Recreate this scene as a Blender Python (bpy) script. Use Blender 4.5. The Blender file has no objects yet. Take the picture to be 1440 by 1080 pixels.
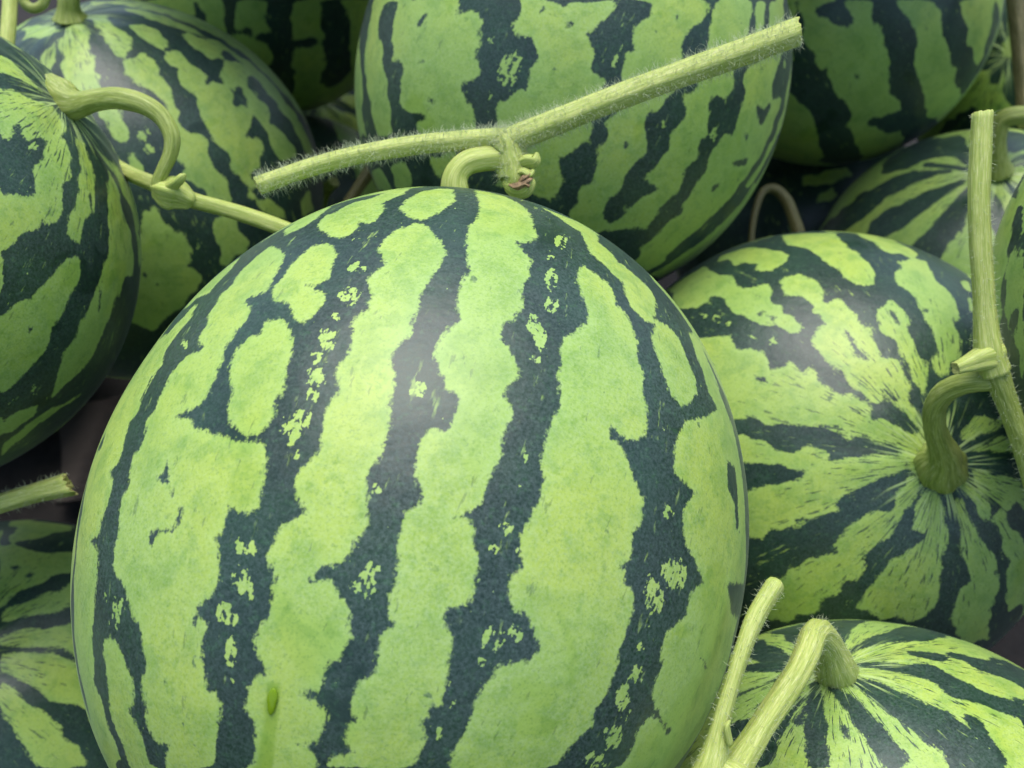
"""A heap of striped watermelons with cut vine stubs, seen close up from above under a soft overcast sky."""
import bpy, math, random
import numpy as np
from mathutils import Vector

random.seed(7)
C = bpy.context.scene.collection
scene = bpy.context.scene

# ------------------------------------------------------------------ camera
cam_data = bpy.data.cameras.new('camera')
cam = bpy.data.objects.new('camera', cam_data)
C.objects.link(cam)
cam.location = (0, 0, 0.69)
cam.rotation_euler = (math.radians(90 - 42), 0, 0)
cam_data.sensor_width = 36
cam_data.lens = 36 * 1544 / 1440
cam_data.clip_start = 0.01
cam_data.clip_end = 500
cam_data.dof.use_dof = True
cam_data.dof.focus_distance = 0.365
cam_data.dof.aperture_fstop = 15.0
scene.camera = cam

# ------------------------------------------------------------------ sky and sun
SUN_EL, SUN_AZ = math.radians(80), math.radians(-8)
world = bpy.data.worlds.new('World')
scene.world = world
world.use_nodes = True
wn = world.node_tree.nodes
sky = wn.new('ShaderNodeTexSky')
sky.sky_type = 'NISHITA'
sky.sun_disc = False
sky.sun_elevation = SUN_EL
sky.sun_rotation = SUN_AZ
sky.air_density = 1.0
sky.dust_density = 2.5
sky.ozone_density = 1.0
bg = wn['Background']
bg.inputs['Strength'].default_value = 0.10
world.node_tree.links.new(sky.outputs[0], bg.inputs['Color'])
sun_data = bpy.data.lights.new('sun', 'SUN')
sun_data.energy = 1.35
sun_data.angle = math.radians(50)
sun_data.color = (1.0, 0.985, 0.955)
sun = bpy.data.objects.new('sun', sun_data)
C.objects.link(sun)
d = Vector((math.sin(SUN_AZ) * math.cos(SUN_EL), math.cos(SUN_AZ) * math.cos(SUN_EL), math.sin(SUN_EL)))
sun.rotation_euler = d.to_track_quat('Z', 'Y').to_euler()
sun.location = d * 3

vs = scene.view_settings
vs.view_transform = 'Standard'
vs.look = 'None'
vs.gamma = 1
vs.use_curve_mapping = False
vs.exposure = 1.24

# ------------------------------------------------------------------ node helpers
class NT:
    def __init__(self, name):
        self.m = bpy.data.materials.new(name)
        self.m.use_nodes = True
        self.t = self.m.node_tree
        self.n = self.t.nodes
        self.bsdf = self.n['Principled BSDF']
    def link(self, a, b): self.t.links.new(a, b)
    def put(self, sock, v):
        if hasattr(v, 'is_output'): self.link(v, sock)
        elif isinstance(v, (tuple, list)) and len(v) == 3 and sock.type == 'RGBA': sock.default_value = (*v, 1)
        else: sock.default_value = v
    def math(self, op, a, b=0.0, c=0.0, clamp=False):
        n = self.n.new('ShaderNodeMath'); n.operation = op; n.use_clamp = clamp
        for s, v in zip(n.inputs, (a, b, c)): self.put(s, v)
        return n.outputs[0]
    def vmath(self, op, a, b=(0, 0, 0)):
        n = self.n.new('ShaderNodeVectorMath'); n.operation = op
        self.put(n.inputs[0], a)
        if op == 'SCALE': self.put(n.inputs['Scale'], b)
        else: self.put(n.inputs[1], b)
        return n.outputs[0]
    def step(self, v, lo, hi, a=0.0, b=1.0):
        n = self.n.new('ShaderNodeMapRange'); n.interpolation_type = 'SMOOTHSTEP'
        for s, q in zip(n.inputs, (v, lo, hi, a, b)): self.put(s, q)
        return n.outputs[0]
    def lin(self, v, lo, hi, a=0.0, b=1.0):
        n = self.n.new('ShaderNodeMapRange')
        for s, q in zip(n.inputs, (v, lo, hi, a, b)): self.put(s, q)
        return n.outputs[0]
    def noise(self, vec, scale, detail=2.0, rough=0.5, dist=0.0):
        n = self.n.new('ShaderNodeTexNoise')
        self.put(n.inputs['Vector'], vec); self.put(n.inputs['Scale'], scale)
        n.inputs['Detail'].default_value = detail; n.inputs['Roughness'].default_value = rough
        n.inputs['Distortion'].default_value = dist
        return n.outputs['Fac']
    def mix(self, f, a, b):
        n = self.n.new('ShaderNodeMix'); n.data_type = 'RGBA'
        self.put(n.inputs[0], f); self.put(n.inputs[6], a); self.put(n.inputs[7], b)
        return n.outputs[2]
    def attr(self, name, out='Fac'):
        n = self.n.new('ShaderNodeAttribute'); n.attribute_name = name
        return n.outputs[out]
    def bump(self, h, strength, dist):
        n = self.n.new('ShaderNodeBump')
        n.inputs['Strength'].default_value = strength; n.inputs['Distance'].default_value = dist
        self.put(n.inputs['Height'], h)
        return n.outputs['Normal']

def rind_material():
    k = NT('rind')
    tc = k.n.new('ShaderNodeTexCoord').outputs['Object']
    oi = k.n.new('ShaderNodeObjectInfo').outputs['Random']
    off = k.n.new('ShaderNodeCombineXYZ')
    k.put(off.inputs[0], k.math('MULTIPLY', oi, 13.0)); k.put(off.inputs[1], k.math('MULTIPLY', oi, 7.0))
    pos = k.vmath('ADD', tc, off.outputs[0])                       # metres
    st = k.vmath('ADD', k.attr('streak', 'Vector'), off.outputs[0])
    sdf, spk, wet, pole = k.attr('stripe'), k.attr('broken'), k.attr('rubbed'), k.attr('pole')
    # frayed edge of the stripes
    n_fine = k.noise(pos, 800, 3, 0.62)
    n_st = k.noise(st, 46, 3, 0.6)
    e = k.math('ADD', k.math('MULTIPLY', k.math('SUBTRACT', n_fine, 0.5), 1.8),
               k.math('MULTIPLY', k.math('SUBTRACT', n_st, 0.5), 1.8))
    s = k.math('ADD', sdf, e)
    dark = k.step(s, -0.30, 0.30)
    # broken islands of light rind in the stripes, and stray flecks
    n_isl = k.math('ADD', 0.5, k.math('ADD', k.math('MULTIPLY', k.math('SUBTRACT', k.noise(st, 50, 2, 0.6), 0.5), 1.15), k.math('MULTIPLY', k.math('SUBTRACT', k.noise(pos, 560, 2, 0.6), 0.5), 1.0)))
    isl = k.step(k.math('ADD', n_isl, k.math('MULTIPLY', spk, 0.43)), 0.86, 0.92)
    n_flk = k.noise(st, 48, 3, 0.62)
    deep = k.step(sdf, 0.8, 3.0)
    clump = k.step(k.noise(pos, 34, 2, 0.5), 0.45, 0.75)
    flk = k.math('MULTIPLY', k.step(k.math('ADD', n_flk, k.math('MULTIPLY', clump, 0.07)), 0.63, 0.75), k.math('MULTIPLY', deep, 0.7))
    dark2 = k.math('MULTIPLY', dark, k.math('SUBTRACT', 1.0, k.math('MAXIMUM', isl, flk)))
    # dark dashes in the light rind, thickest round the stalk
    n_dash = k.noise(st, 42, 3, 0.62)
    dash = k.step(k.math('ADD', n_dash, k.math('MULTIPLY', k.math('POWER', pole, 0.6), 0.115)), 0.665, 0.695)
    dark3 = k.math('MAXIMUM', dark2, k.math('MULTIPLY', dash, k.lin(pole, 0, 0.5, 0.35, 0.95)))
    # pale rays at the stalk
    n_ray = k.noise(st, 15, 2, 0.5)
    ray = k.math('MULTIPLY', k.step(k.math('ADD', n_ray, k.math('MULTIPLY', pole, 0.30)), 0.80, 0.88), k.step(pole, 0.66, 0.97))
    dark3 = k.math('MULTIPLY', dark3, k.math('SUBTRACT', 1.0, k.math('MULTIPLY', ray, 0.9)))
    # light rind
    n_big = k.noise(pos, 17, 2, 0.5)
    n_mid = k.noise(pos, 75, 3, 0.6)
    light = k.mix(k.step(n_big, 0.36, 0.66), LIGHT_A, LIGHT_B)
    light = k.mix(k.math('MULTIPLY', k.step(n_mid, 0.46, 0.70), 0.52), light, LIGHT_C)
    light = k.mix(k.math('MULTIPLY', k.step(k.noise(pos, 130, 4, 0.7), 0.48, 0.66), 0.50), light, (0.14, 0.29, 0.035))
    light = k.mix(k.math('MULTIPLY', k.step(k.noise(pos, 240, 3, 0.65), 0.655, 0.70), 0.35), light, (0.06, 0.16, 0.022))
    light = k.mix(k.math('MULTIPLY', k.step(k.noise(pos, 1100, 2, 0.7), 0.50, 0.70), 0.38), light, (0.09, 0.21, 0.03))
    light = k.mix(k.math('MULTIPLY', k.step(s, -2.2, -0.1), 0.22), light, (0.33, 0.52, 0.13))
    light = k.mix(k.math('MULTIPLY', ray, 0.35), light, (0.55, 0.66, 0.36))
    light = k.mix(k.math('MULTIPLY', k.step(k.noise(pos, 105, 3, 0.68), 0.70, 0.735), 0.8), light, (0.03, 0.095, 0.022))
    light = k.mix(k.math('MULTIPLY', k.step(k.noise(pos, 330, 2, 0.5), 0.775, 0.80), 0.7), light, (0.16, 0.13, 0.05))
    scuff = k.math('ABSOLUTE', k.math('SUBTRACT', k.noise(k.vmath('MULTIPLY', pos, (1.0, 0.35, 1.6)), 42, 2, 0.5, 0.4), 0.5))
    light = k.mix(k.math('MULTIPLY', k.step(scuff, 0.004, 0.0), 0.10), light, (0.50, 0.60, 0.30))
    # dark rind
    n_d = k.noise(pos, 46, 3, 0.6)
    drk = k.mix(k.step(n_d, 0.38, 0.68), (0.0075, 0.026, 0.015), (0.012, 0.040, 0.019))
    drk = k.mix(k.math('MULTIPLY', k.step(k.noise(pos, 420, 3, 0.65), 0.52, 0.72), 0.42), drk, (0.040, 0.115, 0.042))
    col = k.mix(dark3, light, drk)
    # waxy bloom, rubbed off in places
    n_b = k.noise(pos, 9.0, 3, 0.55)
    grain = k.noise(pos, 1000, 3, 0.75)
    rub = k.math('MULTIPLY', k.step(k.noise(pos, 28, 3, 0.6, 0.5), 0.66, 0.60), k.math('SUBTRACT', 1.0, wet))
    bl = k.math('MULTIPLY', k.lin(n_b, 0.3, 0.7, 0.35, 1.0), k.lin(grain, 0.36, 0.68, 0.0, 2.3))
    bl = k.math('MULTIPLY', k.math('MULTIPLY', bl, k.lin(rub, 0, 1, 0.25, 1.0)), BLOOM)
    bl = k.math('MULTIPLY', bl, k.lin(dark3, 0, 1, 1.35, 0.62))
    col = k.mix(bl, col, k.mix(dark3, (0.56, 0.69, 0.42), (0.42, 0.56, 0.55)))
    col = k.mix(k.math('MULTIPLY', k.math('MULTIPLY', wet, 0.45), k.math('SUBTRACT', 1.0, dark3)), col, (0.15, 0.28, 0.012))
    k.put(k.bsdf.inputs['Base Color'], col)
    k.put(k.bsdf.inputs['Roughness'], k.lin(k.math('ADD', k.math('MULTIPLY', bl, 2.2), k.math('MULTIPLY', n_mid, 0.10)), 0.0, 0.4, 0.31, 0.52))
    k.bsdf.inputs['Specular IOR Level'].default_value = 0.46
    k.bsdf.inputs['Sheen Weight'].default_value = 0.06
    k.bsdf.inputs['Sheen Roughness'].default_value = 0.35
    k.bsdf.inputs['Sheen Tint'].default_value = (0.86, 0.97, 0.95, 1)
    h = k.math('ADD', k.math('MULTIPLY', n_mid, 1.0), k.math('MULTIPLY', k.noise(pos, 260, 2, 0.5), 0.22))
    k.put(k.bsdf.inputs['Normal'], k.bump(h, 0.35, 0.0012))
    return k.m

LIGHT_A, LIGHT_B, LIGHT_C = (0.275, 0.432, 0.075), (0.355, 0.480, 0.066), (0.150, 0.295, 0.034)
BLOOM = 0.095
RIND = rind_material()

def stem_material(name, base, dark, pale):
    k = NT(name)
    tc = k.n.new('ShaderNodeTexCoord').outputs['Object']
    st = k.attr('streak', 'Vector')
    n1 = k.noise(st, 3.2, 4, 0.6)
    n2 = k.noise(st, 9.0, 3, 0.6)
    n3 = k.noise(tc, 60, 3, 0.6)
    col = k.mix(k.step(n1, 0.35, 0.68), dark, base)
    col = k.mix(k.math('MULTIPLY', k.step(n2, 0.48, 0.72), 0.75), col, pale)
    col = k.mix(k.math('MULTIPLY', k.step(n3, 0.55, 0.75), 0.22), col, dark)
    brown = k.math('MULTIPLY', k.step(k.noise(tc, 110, 3, 0.65), 0.74, 0.80), 0.5)
    col = k.mix(brown, col, (0.10, 0.07, 0.022))
    k.put(k.bsdf.inputs['Base Color'], col)
    k.bsdf.inputs['Roughness'].default_value = 0.52
    k.bsdf.inputs['Specular IOR Level'].default_value = 0.35
    k.bsdf.inputs['Subsurface Weight'].default_value = 0.18
    k.bsdf.inputs['Subsurface Radius'].default_value = (0.5, 1.0, 0.2)
    k.bsdf.inputs['Subsurface Scale'].default_value = 0.0015
    h = k.math('ADD', n2, k.math('MULTIPLY', k.noise(tc, 700, 2, 0.6), 0.2))
    k.put(k.bsdf.inputs['Normal'], k.bump(h, 0.28, 0.0008))
    return k.m

STEM = stem_material('stem', (0.46, 0.52, 0.140), (0.31, 0.39, 0.075), (0.62, 0.65, 0.29))
STEM_OLIVE = stem_material('olive_stem', (0.33, 0.395, 0.090), (0.190, 0.250, 0.042), (0.48, 0.53, 0.22))
STEM_DRY = stem_material('dry_stem', (0.22, 0.19, 0.075), (0.10, 0.10, 0.030), (0.34, 0.30, 0.14))

def plain(name, col, rough=0.6, var=0.5, scale=90.0, bump=0.0):
    k = NT(name)
    tc = k.n.new('ShaderNodeTexCoord').outputs['Object']
    n = k.noise(tc, scale, 4, 0.65)
    k.put(k.bsdf.inputs['Base Color'], k.mix(k.step(n, 0.3, 0.7), tuple(c * (1 - var) for c in col), tuple(min(1, c * (1 + var * 0.6)) for c in col)))
    k.bsdf.inputs['Roughness'].default_value = rough
    if bump: k.put(k.bsdf.inputs['Normal'], k.bump(n, 0.6, bump))
    return k.m

CUT = plain('cut_face', (0.50, 0.50, 0.15), 0.7, 0.35, 600, 0.0006)
WITHERED = plain('withered_tip', (0.25, 0.165, 0.080), 0.75, 0.6, 500, 0.0005)
HAIR = plain('stem_hair', (0.52, 0.59, 0.36), 0.6, 0.15, 300)
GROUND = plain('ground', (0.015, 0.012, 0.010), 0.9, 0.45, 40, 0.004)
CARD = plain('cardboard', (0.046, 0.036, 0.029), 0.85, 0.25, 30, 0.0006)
DROP = NT('water_drop')
DROP.bsdf.inputs['Base Color'].default_value = (0.19, 0.32, 0.010, 1)
DROP.bsdf.inputs['Roughness'].default_value = 0.10
DROP.bsdf.inputs['IOR'].default_value = 1.33
DROP.bsdf.inputs['Transmission Weight'].default_value = 0.15
DROP = DROP.m

# ------------------------------------------------------------------ mesh helpers
def mesh_obj(name, verts, faces, mat, parent=None, smooth=True, attrs=None):
    me = bpy.data.meshes.new(name)
    if isinstance(faces, np.ndarray):
        nf, q = faces.shape
        me.vertices.add(len(verts)); me.vertices.foreach_set('co', np.asarray(verts, np.float32).ravel())
        me.loops.add(nf * q); me.loops.foreach_set('vertex_index', faces.astype(np.int32).ravel())
        me.polygons.add(nf); me.polygons.foreach_set('loop_start', (np.arange(nf) * q).astype(np.int32))
        me.update(calc_edges=True); me.validate()
    else:
        me.from_pydata([tuple(v) for v in verts], [], faces)
        me.update()
    me.polygons.foreach_set('use_smooth', np.full(len(me.polygons), smooth))
    for an, arr in (attrs or {}).items():
        arr = np.asarray(arr, np.float32)
        if arr.ndim == 2: me.attributes.new(an, 'FLOAT_VECTOR', 'POINT').data.foreach_set('vector', arr.ravel())
        else: me.attributes.new(an, 'FLOAT', 'POINT').data.foreach_set('value', arr)
    me.materials.append(mat)
    o = bpy.data.objects.new(name, me)
    C.objects.link(o)
    if parent is not None: o.parent = parent
    return o

def thing(name, label, cat, loc, group=None):
    o = bpy.data.objects.new(name, None)
    o.empty_display_size = 0.05
    C.objects.link(o)
    o.location = loc
    o['label'] = label; o['category'] = cat
    if group: o['group'] = group
    return o

def waves(seed, n, freq):
    """smooth random field on unit vectors, about -1..1"""
    r = np.random.default_rng(seed)
    k = r.normal(size=(n, 3)) * freq
    ph = r.uniform(0, 6.283, n)
    def fn(p):
        out = np.zeros(len(p), np.float32)
        for i in range(n): out += np.sin(p @ k[i] + ph[i])
        return out / math.sqrt(n * 0.5)
    return fn

# ------------------------------------------------------------------ pattern data
# Each melon: centre, equatorial and polar radius, axes (rows: two equatorial, then the stalk axis), and the stripes of its
# face in a chart on its own skin (tenths of a degree): light patches, dark strokes (x, y, half width), broken islands, rubbed marks.
MEL = {
'A': {
 'C': [-0.03352,0.26733,0.36991],
 'a': 0.11943,
 'c': 0.13571,
 'R': [[0.14698,-0.46008,0.87562],[0.9461,-0.19288,-0.26016],[0.28859,0.86667,0.40694]],
 'B': [[0.06072,0.9498,0.3069],[0.18433,-0.31285,0.93174],[0.98099,-0.0,-0.19407]],
 'valid': [691,38,675,-45,666,-127,665,-212,627,-289,597,-371,496,-403,308,-322,217,-297,152,-287,98,-278,50,-273,5,-270,-40,-268,-87,-266,-138,-268,-197,-270,-275,-279,-396,-304,-593,-339,-643,-258,-682,-174,-694,-86,-676,-1,-699,80,-685,159,-635,224,-623,299,-579,360,-540,423,-508,497,-443,543,-364,567,-294,604,-226,657,-138,658,-52,683,40,704,131,674,222,646,314,618,387,556,456,494,519,429,573,358,615,281,692,215,677,121],
 'light': [
  [-454,420,-448,384,-463,363,-484,332,-481,323,-472,295,-497,277,-501,248,-484,285,-500,272,-508,244,-501,218,-521,202,-523,182,-516,158,-521,137,-547,123,-529,109,-523,96,-529,70,-542,47,-542,26,-573,18,-544,8,-536,-10,-534,-40,-535,-33,-538,-62,-537,-83,-548,-114,-550,-139,-541,-165,-553,-200,-531,-221,-524,-246,-519,-272,-504,-295,-503,-317,-488,-334,-475,-368,-564,-415,-557,-364,-609,-333,-620,-272,-622,-238,-641,-207,-647,-165,-661,-140,-653,-104,-668,-36,-663,-51,-661,-7,-666,27,-660,72,-674,109,-683,156,-668,183,-628,181,-643,220,-678,279,-618,299,-640,357,-665,308,-616,328,-627,379,-593,403,-524,383,-489,400,-471,427],
  [-356,641,-372,572,-411,553,-405,501,-425,462,-434,441,-481,457,-497,443,-566,466,-582,444,-585,440,-571,459,-540,495,-508,527,-477,555,-436,588,-395,616,-354,641,-400,599,-364,636,-376,629],
  [-320,515,-320,515,-268,467,-267,437,-272,409,-269,394,-273,378,-290,372,-310,372,-311,364,-297,352,-294,331,-296,321,-311,310,-312,296,-322,286,-322,274,-319,263,-325,249,-324,232,-329,224,-326,208,-325,240,-328,219,-335,205,-350,193,-360,189,-369,190,-385,184,-377,178,-361,179,-351,170,-348,161,-314,153,-298,145,-281,141,-260,133,-235,131,-224,124,-219,112,-216,90,-218,75,-218,61,-223,45,-240,40,-249,43,-266,51,-265,44,-269,30,-274,18,-286,13,-278,1,-275,-13,-273,-37,-274,-22,-274,-41,-282,-56,-291,-64,-306,-71,-303,-82,-290,-92,-293,-104,-296,-121,-294,-144,-289,-163,-289,-176,-276,-178,-267,-192,-269,-203,-274,-230,-278,-247,-285,-282,-295,-321,-382,-342,-379,-300,-371,-274,-363,-261,-382,-263,-394,-257,-405,-244,-409,-227,-403,-214,-410,-198,-410,-175,-394,-157,-397,-144,-406,-128,-408,-110,-415,-97,-431,-87,-437,-71,-449,-48,-474,-34,-485,-18,-482,-19,-487,6,-482,23,-481,40,-488,63,-485,81,-473,94,-479,118,-476,139,-465,152,-457,169,-465,193,-448,209,-447,228,-435,246,-431,269,-444,233,-432,251,-431,264,-421,279,-402,288,-380,289,-369,293,-386,309,-391,330,-387,345,-394,369,-387,393,-387,413,-367,429,-363,460,-356,474,-338,496],
  [-486,-121,-464,-128,-451,-144,-444,-157,-433,-173,-428,-195,-433,-213,-447,-222,-437,-238,-426,-254,-422,-272,-417,-291,-407,-308,-400,-341,-468,-365,-476,-330,-480,-291,-495,-261,-503,-234,-501,-202,-502,-165,-509,-142,-505,-127],
  [-238,314,-223,304,-211,288,-204,268,-203,246,-208,231,-203,216,-203,199,-209,189,-204,220,-204,203,-217,185,-214,163,-226,149,-236,139,-249,139,-255,140,-273,151,-286,166,-292,184,-289,201,-296,222,-303,236,-288,202,-304,238,-304,257,-297,275,-283,289,-260,293,-259,308,-248,313,-234,312],
  [-214,465,-188,465,-173,452,-163,429,-164,405,-164,379,-175,369,-190,364,-185,355,-174,355,-166,340,-169,323,-179,310,-196,297,-210,305,-219,325,-226,341,-243,347,-260,357,-263,379,-250,397,-247,424,-234,445],
  [-228,641,-236,572,-261,543,-292,539,-309,576,-286,611,-268,660],
  [-193,594,-174,619,-139,631,-115,659,-89,694,-63,672,-70,633,-101,597,-107,582,-102,556,-108,511,-125,505,-141,517,-138,489,-154,472,-176,476,-195,495,-215,514,-225,542,-218,579,-198,581],
  [-218,682,-182,709,-138,720,-161,697],
  [-74,558,-62,590,-34,639,-2,667,27,661,31,584,14,545,-10,518,-27,505,-45,510,-60,526],
  [-37,496,-23,492,-5,459,9,437,17,415,8,391,-5,366,-16,347,-23,322,-22,305,-30,285,-31,266,-44,252,-56,232,-55,220,-48,206,-48,207,-52,180,-54,165,-51,149,-51,132,-58,112,-64,96,-76,82,-77,68,-74,54,-76,43,-71,24,-78,11,-88,0,-92,-11,-102,-20,-119,-24,-135,-28,-144,-39,-137,-33,-141,-43,-124,-40,-110,-46,-102,-60,-91,-69,-86,-78,-90,-94,-87,-105,-94,-119,-99,-132,-114,-141,-117,-158,-123,-171,-136,-172,-149,-176,-131,-182,-120,-191,-113,-203,-120,-216,-124,-234,-138,-238,-156,-239,-136,-246,-129,-257,-125,-268,-129,-302,-234,-311,-221,-274,-215,-251,-217,-241,-214,-225,-218,-212,-231,-195,-226,-185,-225,-170,-213,-157,-198,-152,-203,-140,-214,-126,-217,-112,-212,-98,-206,-88,-198,-84,-196,-70,-192,-56,-192,-44,-188,-40,-195,-24,-197,-12,-193,-31,-203,-10,-196,3,-189,22,-177,30,-158,37,-153,41,-162,46,-171,58,-174,73,-170,89,-154,98,-142,114,-142,139,-143,155,-138,172,-123,185,-126,201,-132,216,-126,200,-131,220,-129,231,-119,242,-115,260,-117,288,-109,301,-96,310,-98,320,-92,334,-99,346,-104,362,-94,381,-80,389,-85,410,-95,428,-87,455,-73,475,-53,485],
  [75,675,102,682,142,655,169,609,178,568,176,524,176,479,163,458,140,445,130,448,146,436,157,413,152,394,151,372,138,354,136,327,132,309,112,287,103,286,98,257,108,246,119,228,126,214,121,200,107,186,103,172,103,178,110,165,112,152,104,129,99,102,89,85,84,68,76,50,74,38,56,32,41,28,62,22,66,11,67,-5,72,-24,73,-46,70,-36,68,-56,63,-72,49,-77,36,-79,32,-86,40,-103,48,-112,44,-126,40,-144,39,-165,34,-191,19,-195,18,-207,9,-214,13,-224,14,-239,8,-254,1,-270,0,-303,-109,-301,-117,-262,-109,-254,-98,-252,-77,-250,-88,-236,-91,-226,-86,-213,-76,-207,-84,-194,-79,-179,-77,-163,-65,-154,-52,-147,-51,-126,-47,-106,-32,-97,-38,-81,-40,-61,-32,-50,-31,-28,-33,-42,-29,-20,-34,-2,-26,16,-25,34,-7,42,-6,61,-15,80,-13,101,-9,120,-2,130,14,132,29,134,33,149,43,170,22,186,14,208,28,180,15,204,5,230,9,253,25,275,39,287,34,307,37,328,41,355,52,375,49,409,48,444,52,483,71,519,78,561,74,617],
  [260,423,278,411,304,395,308,374,308,348,325,332,332,310,334,281,332,246,337,225,332,202,337,178,331,153,329,133,309,125,291,123,274,135,264,141,264,126,279,117,289,103,299,85,307,61,321,46,319,27,315,12,301,2,300,-18,298,-31,280,-39,287,-55,289,-47,289,-62,305,-81,303,-101,298,-121,293,-136,283,-150,287,-169,279,-189,272,-209,261,-220,252,-227,255,-247,238,-258,224,-269,206,-297,194,-331,37,-306,50,-274,52,-253,60,-238,68,-221,75,-201,81,-185,88,-171,100,-160,107,-149,129,-146,150,-145,160,-134,157,-119,147,-105,138,-92,122,-82,115,-68,112,-54,117,-40,132,-35,130,-35,128,-21,128,-3,133,11,144,25,145,34,154,46,157,63,160,71,156,85,158,107,162,130,175,149,185,165,186,187,185,213,183,180,186,209,192,227,187,251,199,269,220,281,241,302,245,329,238,351,234,380,240,404],
  [216,653,252,642,304,667,333,653,351,606,330,538,347,518,358,481,394,463,421,436,426,411,417,381,396,345,434,341,456,323,462,295,470,270,479,245,468,217,459,210,436,190,414,188,397,202,388,223,389,209,385,232,382,255,373,275,373,301,391,331,366,331,340,353,334,378,340,409,323,428,303,453,286,469,285,494,290,553,267,570],
  [514,361,512,308,517,264,524,230,520,238,546,207,495,182,453,170,424,164,411,150,392,127,385,106,387,83,405,69,439,55,413,41,405,27,405,-1,412,-20,433,-41,445,-58,451,-63,464,-79,442,-78,427,-90,422,-106,422,-120,399,-125,378,-139,370,-163,374,-183,362,-209,360,-226,376,-248,404,-278,434,-301,424,-305,400,-280,374,-257,359,-262,345,-274,343,-295,332,-315,320,-327,310,-358,546,-487,544,-435,620,-391,670,-295,642,-190,690,-109,670,-69,651,2,643,112,632,188,597,232,579,277,596,255,577,325,566,382],
 ],
 'darkp': [
  [-391,121,-383,107,-379,89,-403,95,-406,100,-393,105],
  [553,115,593,109,597,37,600,-4,582,3,575,42,550,68],
  [542,-84,667,-102,685,-147,652,-164,585,-142,563,-112],
  [481,-194,498,-202,515,-219,502,-219],
  [131,457,152,453,160,460,158,443,140,441],
 ],
 'dark': [
  [-348,54,3,-351,38,3,-358,26,2,-384,26,3,-399,20,4,-400,12,3],
  [-371,81,2,-367,70,2],
  [-310,-91,3,-306,-82,2],
  [80,30,3,54,28,2,34,28,1],
  [-385,184,3,-359,184,4],
  [-201,369,2,-183,363,2],
  [232,338,6,239,313,7],
 ],
 'spk': [
  [-126,391,16,-2,2,-16],
  [-130,338,19,-2,3,-22],
  [-143,301,10,-1,2,-11],
  [-151,267,18,-2,3,-23],
  [-163,239,11,-1,2,-12],
  [-162,209,17,-2,3,-22],
  [-163,191,13,-1,2,-16],
  [-185,140,14,-1,3,-20],
  [-171,157,14,-1,2,-18],
  [-174,109,5,0,1,-9],
  [188,376,15,3,-4,-28],
  [184,322,19,3,-2,-18],
  [149,287,14,1,-1,-23],
  [160,268,14,1,-2,-28],
  [150,230,11,1,0,-10],
  [225,481,20,8,-6,-28],
  [195,426,9,2,-2,-11],
  [-15,184,15,0,1,-15],
  [-72,-47,21,-1,1,-17],
  [-61,-29,15,0,1,-11],
  [132,97,5,0,0,-10],
  [121,63,8,0,0,-7],
  [367,27,15,0,0,-13],
  [-238,-1,21,-1,1,-15],
  [-241,-33,17,0,1,-15],
  [-241,-39,19,0,1,-21],
  [-224,-53,11,0,1,-13],
  [-256,-79,24,0,1,-18],
  [-252,-127,13,0,0,-23],
  [-250,-161,5,0,0,-10],
  [-503,-66,9,0,1,-13],
  [-464,-84,25,1,1,-26],
  [386,-58,33,-2,3,-29],
  [345,-87,26,-2,4,-31],
  [326,-151,9,-1,1,-8],
  [326,-188,14,-2,3,-18],
  [306,-221,19,-4,6,-30],
  [295,-270,22,-5,6,-25],
  [274,-304,23,-6,5,-20],
  [95,-117,14,-1,1,-22],
  [125,-112,14,-1,1,-13],
  [84,-143,10,-1,1,-9],
  [65,-88,6,0,1,-10],
  [52,-192,7,0,1,-8],
  [34,-228,6,0,1,-11],
  [-426,319,15,-5,8,-15],
  [107,12,16,0,0,-9],
  [92,-13,7,0,0,-9],
  [-64,63,10,0,1,-9],
 ],
 'wet': [
  [-188,-171,9,-193,-214,10,-201,-262,11,-211,-315,12],
  [498,-91,43,509,-139,48,510,-187,43],
  [457,-351,114,485,-309,85],
  [-245,82,25,-249,62,19],
  [15,314,17,-5,298,13],
  [-6,206,11,11,189,13],
 ],
},
'B': {
 'C': [0.03292,0.58137,0.39734],
 'a': 0.12084,
 'c': 0.13088,
 'R': [[-0.22433,-0.96954,0.0983],[-0.88915,0.24493,0.38655],[-0.39885,-0.00069,-0.91702]],
 'B': [[-0.16584,-0.89093,-0.42277],[-0.32536,0.45413,-0.8294],[0.93093,-0.0,-0.36519]],
 'valid': [739,-170,705,-254,642,-319,654,-420,567,-458,513,-514,476,-589,418,-644,337,-662,254,-665,183,-691,115,-752,31,-729,-52,-747,-139,-749,-224,-727,-304,-686,-375,-632,-438,-570,-525,-534,-562,-449,-625,-384,-675,-308,-705,-222,-712,-131,-749,-42,-764,54,-739,149,-690,236,-462,217,-322,194,-240,185,-176,177,-128,174,-85,171,-45,167,-8,168,29,165,67,166,110,166,156,165,216,168,292,171,412,181,696,220,733,121,749,21,732,-75],
 'light': [
  [-731,306,-749,256,-714,163,-656,59,-638,-14,-647,-134,-776,-154,-777,-52,-790,55,-775,160,-755,235,-731,301],
  [-610,263,-532,242,-547,180,-531,138,-510,66,-489,12,-481,-41,-462,-115,-553,-129,-573,-78,-585,-3,-609,56,-625,135,-611,206],
  [-501,-206,-419,-183,-398,-215,-418,-254,-516,-278],
  [-740,-283,-571,-220,-541,-253,-531,-286,-711,-345],
  [-470,233,-282,201,-267,170,-224,168,-201,150,-195,132,-209,106,-212,58,-211,31,-236,10,-244,-3,-225,-31,-217,-67,-221,-104,-379,-110,-392,-90,-362,-69,-369,-61,-412,-62,-434,-40,-437,1,-426,45,-425,63,-464,73,-477,116,-472,168,-466,199],
  [-347,-162,-261,-144,-317,-216,-332,-207],
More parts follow.
